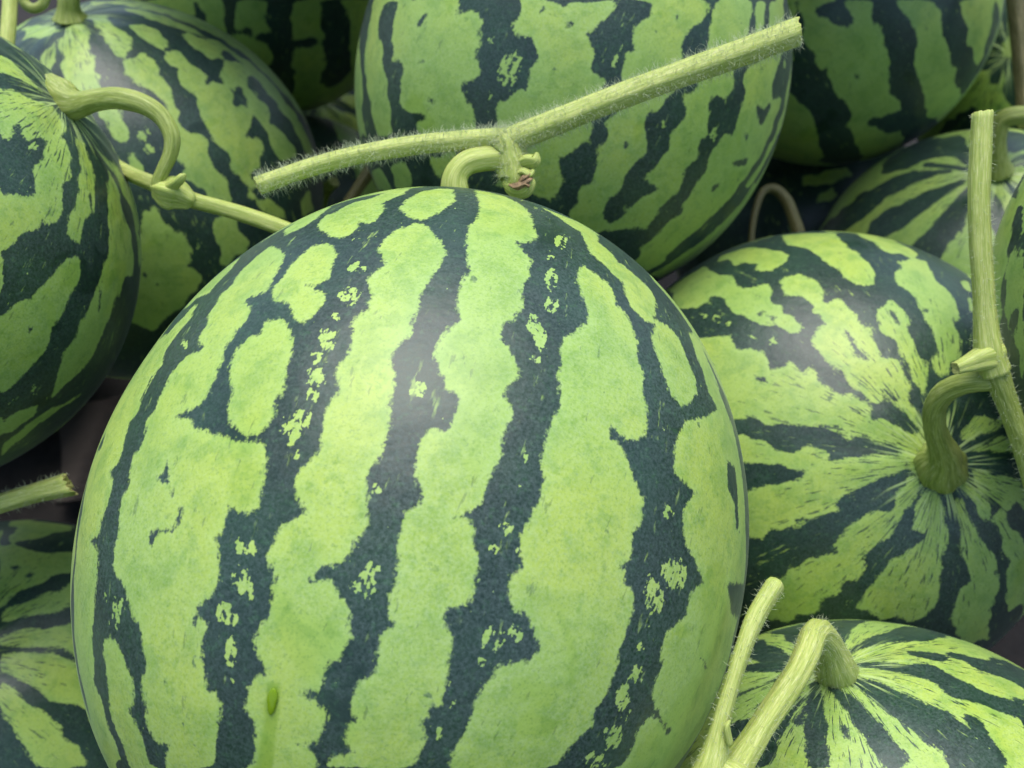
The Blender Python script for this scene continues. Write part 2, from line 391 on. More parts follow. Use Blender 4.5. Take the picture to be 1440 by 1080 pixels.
  [-120,184,-120,149,-126,128,-119,97,-95,87,-76,61,-72,31,-64,12,-85,2,-82,-15,-115,-23,-149,-36,-158,-54,-156,-85,-164,-131,-166,-221,-79,-244,-33,-271,-9,-229,-15,-193,-24,-150,14,-141,41,-115,46,-84,69,-32,72,-2,66,15,47,32,50,62,38,87,12,98,-2,118,21,104,44,106,61,125,86,150,87,177],
  [178,177,314,184,305,146,294,123,272,108,272,64,250,24,228,-28,215,-55,189,-67,187,-103,191,-136,186,-159,162,-177,137,-220,110,-255,93,-293,102,-332,67,-358,13,-330,21,-283,48,-225,69,-186,72,-157,88,-112,94,-63,123,-4,121,35,122,56,143,64,132,90,136,111,164,129,179,142],
  [364,189,465,200,453,147,457,112,410,61,399,23,405,-25,382,-53,354,-38,346,-71,335,-99,335,-118,320,-131,316,-176,300,-216,292,-237,263,-266,241,-304,215,-350,115,-349,130,-296,164,-271,182,-251,213,-243,183,-219,178,-203,205,-185,217,-157,243,-149,233,-115,258,-103,259,-70,266,-34,290,-3,310,37,316,69,321,110,341,134,360,159],
  [457,42,491,48,599,74,665,42,622,24,569,7,605,-50,635,-64,634,-112,606,-182,550,-240,508,-282,466,-346,381,-403,340,-442,305,-498,265,-543,205,-482,205,-425,238,-390,275,-352,321,-319,318,-294,338,-244,371,-194,371,-168,398,-134,419,-131,427,-101,439,-52,454,-2],
  [487,198,516,203,516,148,482,124],
  [551,215,639,234,651,186,613,109,547,92],
  [461,107,525,112,549,71,473,53],
  [686,-353,695,-374,646,-454,575,-543,500,-614,361,-604,349,-667,286,-565,344,-528,413,-474,479,-436,550,-403,586,-356,611,-321],
  [723,45,760,-34,741,-155,636,-243,591,-300,553,-302,597,-252,655,-179,698,-95,701,-19],
 ],
 'darkp': [
 ],
 'dark': [
  [-376,147,7,-355,166,5],
  [-329,-30,6,-341,-25,4],
  [508,-71,7,542,-102,18,568,-76,10],
  [450,-210,6,502,-217,11],
  [625,52,16,594,-16,23,589,-44,11],
  [400,-268,11,410,-264,7],
  [135,-128,4,134,-137,3],
  [477,-138,5,485,-150,5],
  [-369,59,4,-355,61,3],
  [-70,146,3,-64,155,3],
  [0,118,3],
  [237,137,3],
 ],
 'spk': [
  [-134,46,31,-1,1,-30],
  [-140,16,27,-1,1,-22],
  [-183,96,10,-1,1,-11],
  [95,44,12,0,1,-20],
  [357,-118,16,-1,5,-24],
  [-181,-18,7,0,0,-13],
  [219,-91,8,0,2,-14],
 ],
 'wet': [
 ],
},
'C': {
 'C': [0.23592,0.78892,0.35564],
 'a': 0.11655,
 'c': 0.11656,
 'R': [[-0.12214,-0.98905,0.08284],[-0.88633,0.07113,-0.45757],[0.44666,-0.12931,-0.88531]],
 'B': [[0.13256,-0.91931,0.37054],[-0.30965,-0.39354,-0.86559],[0.94156,0.0,-0.33683]],
 'valid': [704,-280,653,-358,617,-434,617,-536,505,-540,475,-609,425,-656,355,-666,307,-709,246,-722,181,-712,127,-732,67,-732,8,-765,-58,-781,-123,-763,-185,-723,-259,-718,-329,-688,-391,-635,-479,-610,-566,-569,-639,-500,-679,-404,-704,-302,-716,-199,-770,-98,-740,11,-412,15,-291,15,-218,16,-164,15,-120,11,-86,12,-57,15,-28,14,-1,10,26,14,54,15,83,12,116,11,158,14,208,15,276,14,382,14,652,19,758,-80,723,-183],
 'light': [
 ],
 'darkp': [
 ],
 'dark': [
  [150,62,28,162,16,28,192,-62,40,234,-145,37,255,-234,39,310,-320,44,361,-414,48,452,-570,82],
  [333,49,18,351,17,20,401,-33,42,460,-115,44,526,-220,46,616,-310,64],
  [-107,31,24,-102,-31,26,-96,-102,34,-65,-211,50,-35,-283,72,22,-353,56,51,-463,63,104,-660,85],
  [-39,-15,19,0,-7,30,45,-38,19],
  [-15,-214,12,19,-179,12,30,-151,7],
  [683,42,40,730,-110,70,699,-284,68,679,-468,60],
  [196,-420,33,298,-425,47],
  [102,-222,7,85,-218,7],
 ],
 'spk': [
 ],
 'wet': [
 ],
},
'D': {
 'C': [-0.28543,0.40971,0.40109],
 'a': 0.10946,
 'c': 0.11299,
 'R': [[0.11022,-0.95651,0.27006],[0.58071,-0.15853,-0.79853],[0.80662,0.24484,0.53798]],
 'B': [[-0.36084,0.66445,0.65445],[-0.32082,-0.74733,0.58187],[0.87571,0.0,0.48283]],
 'valid': [753,-14,735,-50,752,-90,736,-127,700,-160,734,-216,679,-246,683,-305,648,-350,611,-401,567,-455,543,-545,459,-582,387,-652,266,-599,216,-306,210,-211,210,-154,210,-117,211,-90,209,-70,209,-51,213,-34,211,-19,210,-4,212,11,216,25,214,43,214,61,218,81,220,108,223,144,228,199,241,290,305,547,424,601,519,570,588,514,611,431,666,387,656,309,684,264,718,225,713,176,724,136,779,104,714,57,743,23],
 'light': [
  [265,498,286,490,350,459,393,409,333,405,272,438,251,443],
  [188,318,251,346,287,365,334,368,401,382,424,308,381,267,343,264,340,279,295,251,279,278,234,249,176,226],
  [368,267,400,264,400,227,393,170,365,125,340,67,318,62,305,83,290,42,268,18,238,2,210,0,158,-12,163,85,217,101,256,117,288,133,303,170,333,216],
  [435,282,474,280,480,225,481,171,464,112,430,66,402,18,377,33,371,53,399,117,426,186],
  [553,235,579,175,591,113,626,52,658,-13,637,-71,573,-97,552,-157,519,-214,514,-253,456,-319,404,-358,365,-401,354,-341,381,-258,420,-194,457,-119,492,-43,512,47,516,129],
  [396,-26,400,-60,387,-96,354,-140,327,-179,315,-232,276,-282,236,-312,178,-334,155,-140,208,-125,231,-110,265,-111,278,-124,288,-83,329,-48,364,-25],
  [331,-388,336,-432,291,-446,272,-473,243,-455,250,-414,282,-403],
  [488,-419,418,-445,352,-475,277,-547,249,-639,226,-540,286,-479,340,-434],
  [520,280,569,266,768,185,787,62,786,-61,715,-56,680,82,621,183,551,232],
  [159,5,210,0,221,-18,208,-69,156,-84],
 ],
 'darkp': [
 ],
 'dark': [
  [283,-171,5,280,-178,6],
  [268,137,5],
  [448,132,5,450,100,3],
  [478,-157,4,480,-99,4],
 ],
 'spk': [
  [307,-340,15,-5,4,-20],
  [303,232,16,3,-2,-13],
 ],
 'wet': [
 ],
},
'E': {
 'C': [-0.2419,0.61088,0.30425],
 'a': 0.11767,
 'c': 0.12029,
 'R': [[0.41292,-0.90798,0.0712],[0.90323,0.41829,0.09599],[-0.11694,0.02467,0.99283]],
 'B': [[0.13218,0.95336,-0.27135],[-0.4175,0.30183,0.85709],[0.89901,0.0,0.43792]],
 'valid': [735,21,748,-76,752,-179,679,-261,652,-359,620,-464,526,-520,478,-626,372,-659,273,-689,175,-709,85,-782,-18,-760,-113,-730,-218,-748,-295,-677,-387,-647,-472,-600,-543,-534,-468,-354,-426,-243,-404,-163,-392,-99,-381,-41,-372,12,-371,66,-370,122,-369,183,-374,256,-386,352,-446,533,-391,628,-319,715,-217,741,-118,760,-19,765,76,752,164,722,261,729,326,655,402,614,513,614,546,516,621,463,677,390,704,300,713,205,770,121],
 'light': [
  [-181,579,-139,560,-117,468,-93,370,-102,346,-67,294,-41,237,-21,187,-20,149,-42,139,-66,187,-97,226,-124,279,-172,303,-189,351,-198,445,-190,510],
  [-131,607,-78,589,-33,526,8,469,8,425,-16,396,-45,409,-70,466,-103,536],
  [11,535,45,547,87,522,110,482,108,439,140,427,156,388,199,383,214,353,205,315,236,336,280,322,296,294,280,257,319,271,339,243,332,208,315,178,358,194,374,157,364,118,330,53,354,28,310,27,260,56,248,105,210,153,188,213,175,276,147,319,133,372,106,407,70,460],
  [150,531,194,542,253,525,295,486,294,443,256,437,202,464,161,494],
  [309,440,381,443,400,402,352,351,304,321,272,339,250,360],
  [350,344,387,327,414,288,420,227,484,214,527,159,529,128,446,125,407,167,382,221,346,273,331,314],
  [-8,664,122,621,212,571,283,538,382,488,462,435,526,364,583,292,661,210,676,170,599,157,545,213,478,304,417,371,388,421,326,499,230,535,127,572,3,618],
  [-140,737,85,737,281,713,469,660,617,525,705,398,761,275,735,279,557,376,419,497,246,600,77,657,-121,689],
  [-16,377,35,413,64,396,74,340,95,296,112,270,110,202,150,164,189,147,195,108,232,50,239,-9,198,1,154,20,122,48,124,76,107,114,107,172,91,252,28,302,-9,329],
  [-254,425,-223,449,-214,378,-219,341,-255,383],
  [-376,602,-239,561,-209,522,-274,484,-331,511],
  [6,-36,42,-46,77,-84,123,-105,137,-145,111,-195,151,-219,152,-276,131,-286,58,-368,15,-407,-34,-363,-35,-243,-1,-141],
  [184,-67,238,-48,293,-102,294,-155,237,-205,209,-191,214,-139,178,-106],
  [309,6,385,-20,445,-43,445,-77,357,-51],
  [530,-10,592,15,619,-50,540,-59],
  [-21,111,-3,116,13,74,2,46,-15,65],
 ],
 'darkp': [
 ],
 'dark': [
  [105,15,4,120,20,5],
  [0,-212,6,4,-217,6],
  [32,-245,4],
 ],
 'spk': [
  [18,159,20,1,-2,-25],
  [34,121,18,0,-1,-19],
  [152,-135,10,0,0,-24],
 ],
 'wet': [
 ],
},
'F': {
 'C': [0.17475,0.43531,0.23725],
 'a': 0.1315,
 'c': 0.12721,
 'R': [[-0.9853,-0.11586,0.12556],[-0.00374,-0.72013,-0.69383],[0.17081,-0.6841,0.7091]],
 'B': [[-0.90884,-0.00387,0.41714],[0.00351,-0.99999,-0.00161],[0.41714,0.0,0.90884]],
 'valid': [452,-9,453,-70,454,-134,470,-210,500,-308,565,-461,497,-529,425,-591,348,-645,265,-691,177,-727,85,-748,-9,-750,-101,-733,-187,-699,-285,-700,-352,-628,-434,-587,-507,-530,-568,-459,-616,-378,-650,-290,-718,-212,-720,-111,-713,-13,-747,89,-710,185,-668,277,-618,362,-560,441,-493,511,-458,625,-366,673,-271,707,-173,726,-75,730,19,720,117,746,203,696,298,683,397,662,446,564,518,506,583,438,529,298,486,194,463,117,457,52],
 'light': [
  [-286,637,-231,649,-165,646,-117,595,-68,550,-70,509,-98,478,-133,478,-153,498,-152,530,-206,537,-233,569],
  [-458,554,-379,576,-307,571,-281,523,-206,485,-187,451,-175,429,-141,434,-112,435,-104,410,-100,376,-76,363,-68,337,-45,336,-30,307,-34,285,-52,277,-74,292,-93,302,-128,315,-154,338,-176,362,-209,385,-248,424,-253,401,-296,390,-348,407],
  [-102,729,-27,741,56,720,95,600,112,550,133,510,143,461,135,429,110,422,84,438,58,470,27,491,3,540,-24,592,-63,626],
  [-90,443,-64,472,-31,474,1,446,24,409,27,382,19,367,46,376,60,366,78,346,102,323,118,288,129,254,134,226,162,215,177,185,190,159,198,130,203,81,185,91,148,119,128,132,105,142,75,164,55,179,39,190,18,209,-2,238,-8,267,3,292,25,305,14,314,-4,338,0,357,-30,385,-57,393,-74,417],
  [-268,294,-187,295,-177,254,-113,244,-96,221,-101,192,-123,182,-106,172,-85,209,-48,213,-16,194,9,166,29,138,64,138,98,111,113,90,133,98,164,80,188,54,190,39,131,36,81,48,32,61,-18,75,-59,86,-111,92,-171,94,-217,96,-240,191],
  [-176,45,-121,39,-100,26,-49,31,-9,31,13,18,6,2,-40,-13,-80,-14,-106,-6,-149,-6,-182,-3],
  [-161,-67,-140,-66,-112,-34,-70,-29,-30,-29,5,-8,70,7,105,12,161,18,182,18,173,-8,129,-23,79,-49,29,-85,49,-91,-2,-112,-42,-129,-110,-139,-141,-165,-184,-168,-179,-90],
  [183,-26,196,-34,193,-65,183,-76,173,-118,129,-160,94,-181,91,-209,63,-244,22,-268,-16,-314,-84,-346,-140,-332,-88,-237,-55,-206,17,-181,33,-154,78,-112,119,-86,160,-60],
  [207,-50,228,-50,245,-72,251,-110,255,-154,244,-198,241,-240,235,-302,222,-342,125,-340,88,-306,100,-268,120,-215,145,-188,187,-173,203,-151,173,-139,180,-113,196,-82],
  [279,-78,291,-84,317,-130,339,-171,377,-205,377,-256,399,-287,394,-329,440,-480,340,-439,287,-359,295,-290,316,-260,298,-215,291,-156,274,-111],
  [273,-35,291,-30,315,-63,353,-92,355,-121,381,-105,430,-150,488,-189,563,-377,501,-397,448,-344,425,-245,388,-182,370,-139,334,-103,303,-58],
  [288,51,322,101,362,109,405,112,409,89,344,63,293,40],
  [292,24,343,41,414,60,479,57,475,20,354,19],
  [303,-8,353,-14,423,-38,473,-57,476,-105,410,-95,353,-69,321,-36],
  [139,354,167,368,188,348,204,320,211,289,215,259,223,231,229,199,227,164,217,134,208,163,196,186,187,208,172,240,163,268,147,289,137,325],
  [207,533,264,567,307,572,309,516,309,470,326,428,330,393,325,338,318,289,321,262,302,225,277,199,259,181,254,205,252,245,255,289,255,317,242,334,237,374,221,405,211,439,205,478],
  [117,745,185,725,258,743,286,652,295,600,259,570,216,574,183,596,168,645,139,678],
  [389,511,428,516,417,469,385,463],
  [385,435,402,435,388,369,371,381],
  [183,39,215,60,265,50,298,18,285,-24,245,-45,202,-34,176,-8],
 ],
 'darkp': [
 ],
 'dark': [
  [63,287,3,76,257,5,85,233,6,102,221,4],
  [-38,70,3,42,74,3],
  [168,341,4,180,314,4],
  [133,153,3,156,132,6],
  [250,356,6],
  [-42,-118,4,-27,-112,3],
  [-94,326,6],
  [-122,343,6],
 ],
 'spk': [
  [-226,346,18,-3,3,-21],
  [-198,325,11,-2,1,-9],
  [-266,362,12,-3,2,-12],
  [-134,282,9,-1,0,-9],
  [-92,265,10,-1,0,-9],
 ],
 'wet': [
 ],
},
'G': {
 'C': [0.14424,0.19585,0.24141],
 'a': 0.11223,
 'c': 0.10137,
 'R': [[-0.18359,-0.90557,0.38241],[0.95855,-0.07868,0.27386],[-0.21791,0.41684,0.88247]],
 'B': [[0.01603,0.99975,-0.01572],[-0.7137,0.02246,0.70009],[0.70026,-0.0,0.71388]],
 'valid': [367,355,339,287,316,228,240,197,166,193,118,194,88,193,62,195,43,196,26,196,11,195,-4,197,-18,197,-31,199,-46,199,-62,201,-79,203,-100,204,-128,205,-161,210,-217,215,-310,231,-651,334,-579,421,-534,512,-451,559,-391,610,-329,642,-293,706,-230,699,-180,698,-139,702,-103,715,-73,760,-39,766,-5,726,27,726,56,704,87,702,123,717,155,702,194,696,237,690,283,675,328,641,383,610,444,567,417,449],
 'light': [
 ],
 'darkp': [
 ],
 'dark': [
  [-68,522,7,-85,598,32,-134,767,66,-188,751,8],
  [-274,680,54,-191,563,34,-139,503,31,-85,478,8],
  [-250,498,15,-156,472,16,-85,454,6],
  [-216,394,5,-163,408,7,-107,441,4],
  [-226,292,23,-171,316,13,-118,364,4],
  [-181,211,31,-145,250,17,-119,287,8,-79,358,4],
  [-53,398,8,-55,322,14,-57,262,17,-64,199,20,-71,151,22],
  [-18,386,6,16,335,16,39,284,18,58,229,22,70,193,24,84,145,25],
  [13,418,8,74,366,27,123,313,32,170,267,37,208,230,42,237,195,47],
  [241,295,9,252,232,20],
  [35,457,7,127,436,16,188,424,20,241,382,25,298,354,29,372,333,35],
  [264,512,9,318,495,35,386,495,53,457,485,80],
  [32,506,6,104,553,25,189,606,40,311,714,45,369,685,1],
  [11,519,5,5,615,39,37,778,76,75,773,6],
  [156,763,24,225,743,1],
  [161,491,6,222,485,7],
  [-4,275,2,0,253,2],
  [63,359,4],
  [-89,301,7,-72,330,5],
 ],
 'spk': [
 ],
 'wet': [
 ],
},
'H': {
 'C': [-0.28974,0.34645,0.12155],
 'a': 0.11138,
 'c': 0.1055,
 'R': [[0.82424,-0.52024,-0.22356],[0.5614,0.8023,0.20283],[0.07384,-0.29268,0.95335]],
 'B': [[0.73286,0.60823,-0.3049],[-0.56157,0.79376,0.23364],[0.38412,-0.0,0.92328]],
 'valid': [717,216,752,157,757,90,736,22,736,-49,752,-128,730,-205,524,-175,428,-164,358,-155,306,-152,260,-145,219,-144,180,-140,142,-141,102,-137,58,-137,10,-134,-16,-94,-25,-44,-29,0,-34,37,-39,71,-44,103,-45,134,-53,167,-57,201,-62,240,-68,286,-79,346,-88,424,-112,571,-92,750,-6,736,71,732,147,742,216,720,292,730,357,705,400,645,465,628,510,583,537,522,590,490,626,441,642,381,689,337,716,281],
 'light': [
 ],
 'darkp': [
 ],
 'dark': [
  [-34,543,17,44,535,44,127,602,55,219,721,78],
  [-107,245,7,-69,274,10,-3,320,16,52,367,18,122,403,21,192,446,28],
  [-99,197,8,-60,213,15,6,238,15,75,258,17,142,277,19],
  [-93,159,3,-53,161,6,28,163,7,98,156,12,150,136,18,197,116,22],
  [-72,105,4,-43,91,8,13,60,14,78,19,21,145,-22,30,212,-87,37,289,-166,43],
  [-59,12,12,-26,-42,25,6,-89,22,48,-159,28],
  [-52,421,12],
  [-7,389,8,4,401,6],
  [-137,593,69,-106,623,40],
  [43,92,4,63,89,4],
 ],
 'spk': [
 ],
 'wet': [
 ],
},
'I': {
 'C': [0.31098,0.35879,0.41596],
 'a': 0.107,
 'c': 0.11021,
 'R': [[-0.57583,-0.66342,0.4778],[0.74744,-0.66399,-0.02116],[0.33129,0.34495,0.87821]],
 'B': [[-0.0103,0.90779,0.4193],[-0.0223,-0.41943,0.90751],[0.9997,0.0,0.02457]],
 'valid': [-490,-23,-490,-27,-491,-31,-493,-35,-489,-41,-493,-45,-492,-52,-488,-63,-489,-76,-489,-99,-492,-143,-530,-294,-656,-353,-688,-278,-707,-221,-742,-188,-748,-154,-742,-126,-746,-106,-723,-85,-726,-71,-716,-58,-737,-50,-756,-41,-767,-30,-759,-20,-740,-9,-720,1,-732,13,-732,26,-762,46,-762,67,-727,84,-728,116,-733,162,-716,218,-712,307,-552,238,-503,95,-496,51,-494,29,-492,17,-494,5,-495,-2,-490,-6,-494,-12,-492,-15,-490,-19],
 'light': [
 ],
 'darkp': [
 ],
 'dark': [
  [-537,221,29,-565,154,14,-582,66,16,-580,-22,17,-574,-88,23,-558,-178,35,-540,-256,47,-507,-312,53],
  [-521,-38,12,-535,-64,19],
  [-528,139,6,-530,105,4],
 ],
 'spk': [
 ],
 'wet': [
 ],
},
'J': {
 'C': [0.3331,0.62872,0.20822],
 'a': 0.12124,
 'c': 0.11605,
 'R': [[-0.35892,-0.91352,-0.19145],[0.91362,-0.38582,0.12819],[-0.19097,-0.1289,0.9731]],
 'B': [[-0.10345,0.98988,0.09712],[-0.72167,-0.14189,0.67754],[0.68446,0.0,0.72905]],
 'valid': [129,-3,128,-39,128,-77,135,-121,136,-169,137,-224,144,-303,155,-420,205,-728,102,-733,7,-762,-90,-764,-179,-732,-278,-745,-337,-653,-450,-675,-494,-585,-533,-502,-592,-446,-638,-379,-668,-304,-735,-243,-726,-156,-760,-80,-782,1,-783,85,-757,164,-715,235,-728,328,-640,372,-599,438,-542,491,-503,566,-445,627,-367,662,-308,748,-200,709,-118,775,-18,742,81,741,170,680,137,406,131,293,127,217,130,162,130,115,125,71,126,34],
 'light': [
 ],
 'darkp': [
 ],
 'dark': [
  [-777,262,66,-528,293,62,-408,353,60,-289,403,45,-209,432,28,-89,439,8],
  [-390,162,47,-307,227,49,-215,281,38,-137,330,27,-46,388,9],
  [-184,95,42,-126,166,42,-70,239,37,-28,329,18,9,378,8],
  [-301,537,48,-255,612,119,-122,604,81,-52,523,31,8,447,9],
  [24,367,5,53,270,27,82,184,36,103,88,35],
  [105,583,58,167,636,89],
  [-172,490,12,-32,438,6],
  [78,387,12,136,326,28],
  [96,458,7,148,487,27],
 ],
 'spk': [
  [-50,183,10,0,1,-25],
 ],
 'wet': [
 ],
},
'M': {
 'C': [-0.18104,0.76942,0.15227],
 'a': 0.11008,
 'c': 0.11027,
 'R': [[0.28908,-0.37973,0.87877],[0.95084,0.00735,-0.30961],[0.11111,0.92507,0.36318]],
 'B': [[0.12934,0.96839,0.21327],[0.50215,-0.24943,0.82803],[0.85505,-0.0,-0.51854]],
},
'K': {
 'C': [0.45075,0.84956,0.27737],
 'a': 0.12,
 'c': 0.12,
 'R': [[0.69942,-0.71296,0.0501],[0.25183,0.31143,0.91629],[-0.66888,-0.62825,0.39736]],
 'B': [[0.91687,0.27903,-0.28548],[-0.26642,0.96028,0.08295],[0.29729,0.0,0.95479]],
},
'L': {
 'C': [-0.19495,0.86273,0.3629],
 'a': 0.12,
 'c': 0.12,
 'R': [[0.20696,-0.89676,0.39113],[-0.97835,-0.1897,0.08274],[0.0,-0.39979,-0.91661]],
 'B': [[0.00048,-0.99995,-0.0101],[0.04781,0.01011,-0.99881],[0.99886,-0.0,0.04782]],
 'valid': [646,-438,563,-500,507,-569,432,-609,378,-661,311,-685,263,-733,205,-752,143,-739,96,-763,46,-762,-2,-740,-47,-756,-92,-752,-133,-728,-182,-740,-229,-729,-267,-695,-321,-687,-365,-652,-424,-632,-465,-579,-518,-531,-581,-479,-656,-418,-685,-320,-718,-217,-394,-149,-267,-141,-200,-136,-152,-135,-114,-139,-86,-137,-64,-134,-42,-134,-21,-137,-2,-136,17,-137,38,-134,60,-135,82,-139,110,-140,150,-138,200,-139,270,-145,408,-156,727,-240,704,-349],
 'light': [
 ],
 'darkp': [
 ],
 'dark': [
  [-236,-114,18,-239,-174,18,-237,-237,17,-230,-306,15],
  [-119,-111,18,-122,-187,11,-135,-238,10,-161,-329,13],
  [-21,-259,7,16,-256,20],
  [40,-111,34,44,-193,37,45,-291,36,40,-423,45,29,-577,47],
  [208,-127,26,242,-204,38,262,-318,48,262,-458,68],
  [90,-282,8,155,-291,6],
  [-117,-240,5,-68,-239,4],
 ],
 'spk': [
 ],
 'wet': [
 ],
},
'N': {
 'C': [0.26231,0.83415,0.12194],
 'a': 0.115,
 'c': 0.115,
 'R': [[-0.33625,-0.20323,0.91958],[-0.94177,0.07256,-0.32832],[0.0,-0.97644,-0.2158]],
 'B': [[-0.15297,-0.97307,0.17247],[0.64568,-0.23053,-0.72798],[0.74813,0.0,0.66356]],
 'valid': [748,11,763,-89,776,-194,696,-272,675,-368,645,-467,540,-504,478,-575,406,-635,323,-681,233,-712,140,-727,49,-809,-54,-775,-151,-739,-242,-694,-356,-700,-435,-625,-507,-548,-572,-466,-629,-380,-677,-288,-716,-192,-748,-92,-772,12,-797,122,-715,211,-700,313,-679,417,-573,465,-518,543,-450,610,-371,665,-284,704,-193,727,-99,734,-7,798,90,763,181,724,290,741,369,671,442,602,558,583,613,491,666,401,714,310,757,216,804,118],
 'light': [
  [0,244,92,267,182,284,200,252,145,218,64,197,13,210],
  [65,173,127,192,145,163,111,132,60,126],
  [-74,115,-17,86,14,0,-42,0],
 ],
 'darkp': [
 ],
 'dark': [
 ],
 'spk': [
 ],
 'wet': [
 ],
},
'Q1': {
 'C': [-0.055,0.305,0.113],
 'a': 0.114,
 'c': 0.11286,
 'R': [[-0.2168,-0.93768,0.27159],[0.92873,-0.28382,-0.23855],[0.30077,0.20051,0.93238]],
 'B': [[-0.27389,0.93216,0.23675],[-0.70522,-0.36204,0.60959],[0.65395,-0.0,0.75654]],
},
'Q2': {
 'C': [-0.02,0.56,0.112],
 'a': 0.112,
 'c': 0.11088,
 'R': [[0.21954,-0.86042,0.45987],[0.83469,0.40969,0.36805],[-0.50508,0.30305,0.80812]],
 'B': [[0.19814,0.83491,-0.51349],[-0.30057,0.55039,0.77893],[0.93295,0.0,0.36]],
},
'P1': {
 'C': [-0.135,0.7,0.54],
 'a': 0.12,
 'c': 0.1188,
 'R': [[0.09519,-0.94122,-0.32409],[0.97506,0.15374,-0.1601],[0.20051,-0.30077,0.93238]],
 'B': [[-0.06446,0.99234,0.10534],[-0.51795,-0.1235,0.84645],[0.85298,0.0,0.52195]],
},
'P2': {
 'C': [0.2,0.7,0.575],
 'a': 0.118,
 'c': 0.11682,
 'R': [[-0.24841,-0.9631,0.10362],[0.88311,-0.18122,0.43276],[-0.39801,0.19901,0.89553]],
 'B': [[0.02358,0.91759,-0.39682],[-0.05443,0.39752,0.91598],[0.99824,0.0,0.05932]],
},
'P5': {
 'C': [-0.515,0.26,0.115],
 'a': 0.115,
 'c': 0.11385,
 'R': [[0.5414,-0.77643,0.32256],[0.7736,0.30977,-0.5528],[0.32929,0.54882,0.76835]],
 'B': [[0.0338,0.9983,-0.04756],[-0.5783,0.05835,0.81373],[0.81512,-0.0,0.57929]],
},
'P6': {
 'C': [-0.16,0.085,0.113],
 'a': 0.113,
 'c': 0.11187,
 'R': [[-0.60907,-0.64515,0.46131],[0.59267,-0.75675,-0.27582],[0.52705,0.10541,0.84327]],
 'B': [[-0.73365,0.61503,0.28896],[-0.57224,-0.78851,0.22539],[0.36647,-0.0,0.93043]],
},
'P7': {
 'C': [-0.47,0.74,0.118],
 'a': 0.118,
 'c': 0.11682,
 'R': [[0.39628,-0.81893,0.41512],[0.85705,0.16779,-0.48715],[0.32929,0.54882,0.76835]],
 'B': [[-0.05118,0.95942,0.27731],[-0.17412,-0.28199,0.94348],[0.98339,-0.0,0.18149]],
},
'P12': {
 'C': [-0.15,1.105,0.36],
 'a': 0.12,
 'c': 0.1188,
 'R': [[0.12981,-0.94895,0.28747],[0.96984,0.0612,-0.23592],[0.20628,0.30943,0.92828]],
 'B': [[0.00084,0.97801,0.20855],[0.00394,-0.20855,0.978],[0.99999,0.0,-0.00403]],
},
'P14': {
 'C': [0.04,0.87,0.3],
 'a': 0.105,
 'c': 0.10395,
 'R': [[-0.06044,-0.94284,0.32771],[0.97662,-0.12371,-0.17579],[0.20628,0.30943,0.92828]],
 'B': [[-0.01889,0.97748,0.2102],[-0.0875,-0.21105,0.97355],[0.99599,0.0,0.08952]],
},
'P8': {
 'C': [0.1,1.09,0.3],
 'a': 0.118,
 'c': 0.11682,
 'R': [[-0.29993,-0.79602,-0.52574],[0.94695,-0.18172,-0.26508],[0.11547,-0.57735,0.80829]],
 'B': [[-0.25074,0.95035,0.18428],[-0.76579,-0.31117,0.5628],[0.5922,0.0,0.80579]],
},
'P9': {
 'C': [-0.22,1.0,0.118],
 'a': 0.118,
 'c': 0.11682,
 'R': [[-0.25841,-0.83505,-0.48571],[0.90818,-0.03861,-0.4168],[0.32929,-0.54882,0.76835]],
 'B': [[-0.3446,0.92485,0.16093],[-0.83798,-0.38033,0.39133],[0.42313,0.0,0.90607]],
},
'P10': {
 'C': [-0.42,1.0,0.118],
 'a': 0.118,
 'c': 0.11682,
 'R': [[0.28183,-0.71951,0.63472],[0.90119,0.42555,0.08226],[-0.32929,0.54882,0.76835]],
 'B': [[-0.05751,0.95941,-0.2761],[0.19562,0.28202,0.93925],[0.97899,0.0,-0.2039]],
},
'P3': {
 'C': [-0.52,0.5,0.3],
 'a': 0.12,
 'c': 0.1188,
 'R': [[0.2041,-0.89288,-0.40138],[0.76441,0.40151,-0.50446],[0.61158,-0.20386,0.76447]],
 'B': [[-0.12939,0.98907,0.07065],[-0.86811,-0.14743,0.47398],[0.47922,0.0,0.8777]],
},
'P4': {
 'C': [0.02,0.885,0.555],
 'a': 0.118,
 'c': 0.11682,
 'R': [[-0.0434,-0.97918,0.1983],[0.91635,0.04006,0.39837],[-0.39801,0.19901,0.89553]],
 'B': [[-0.02132,0.91658,-0.39929],[0.04887,0.39986,0.91527],[0.99858,-0.0,-0.05331]],
},
}
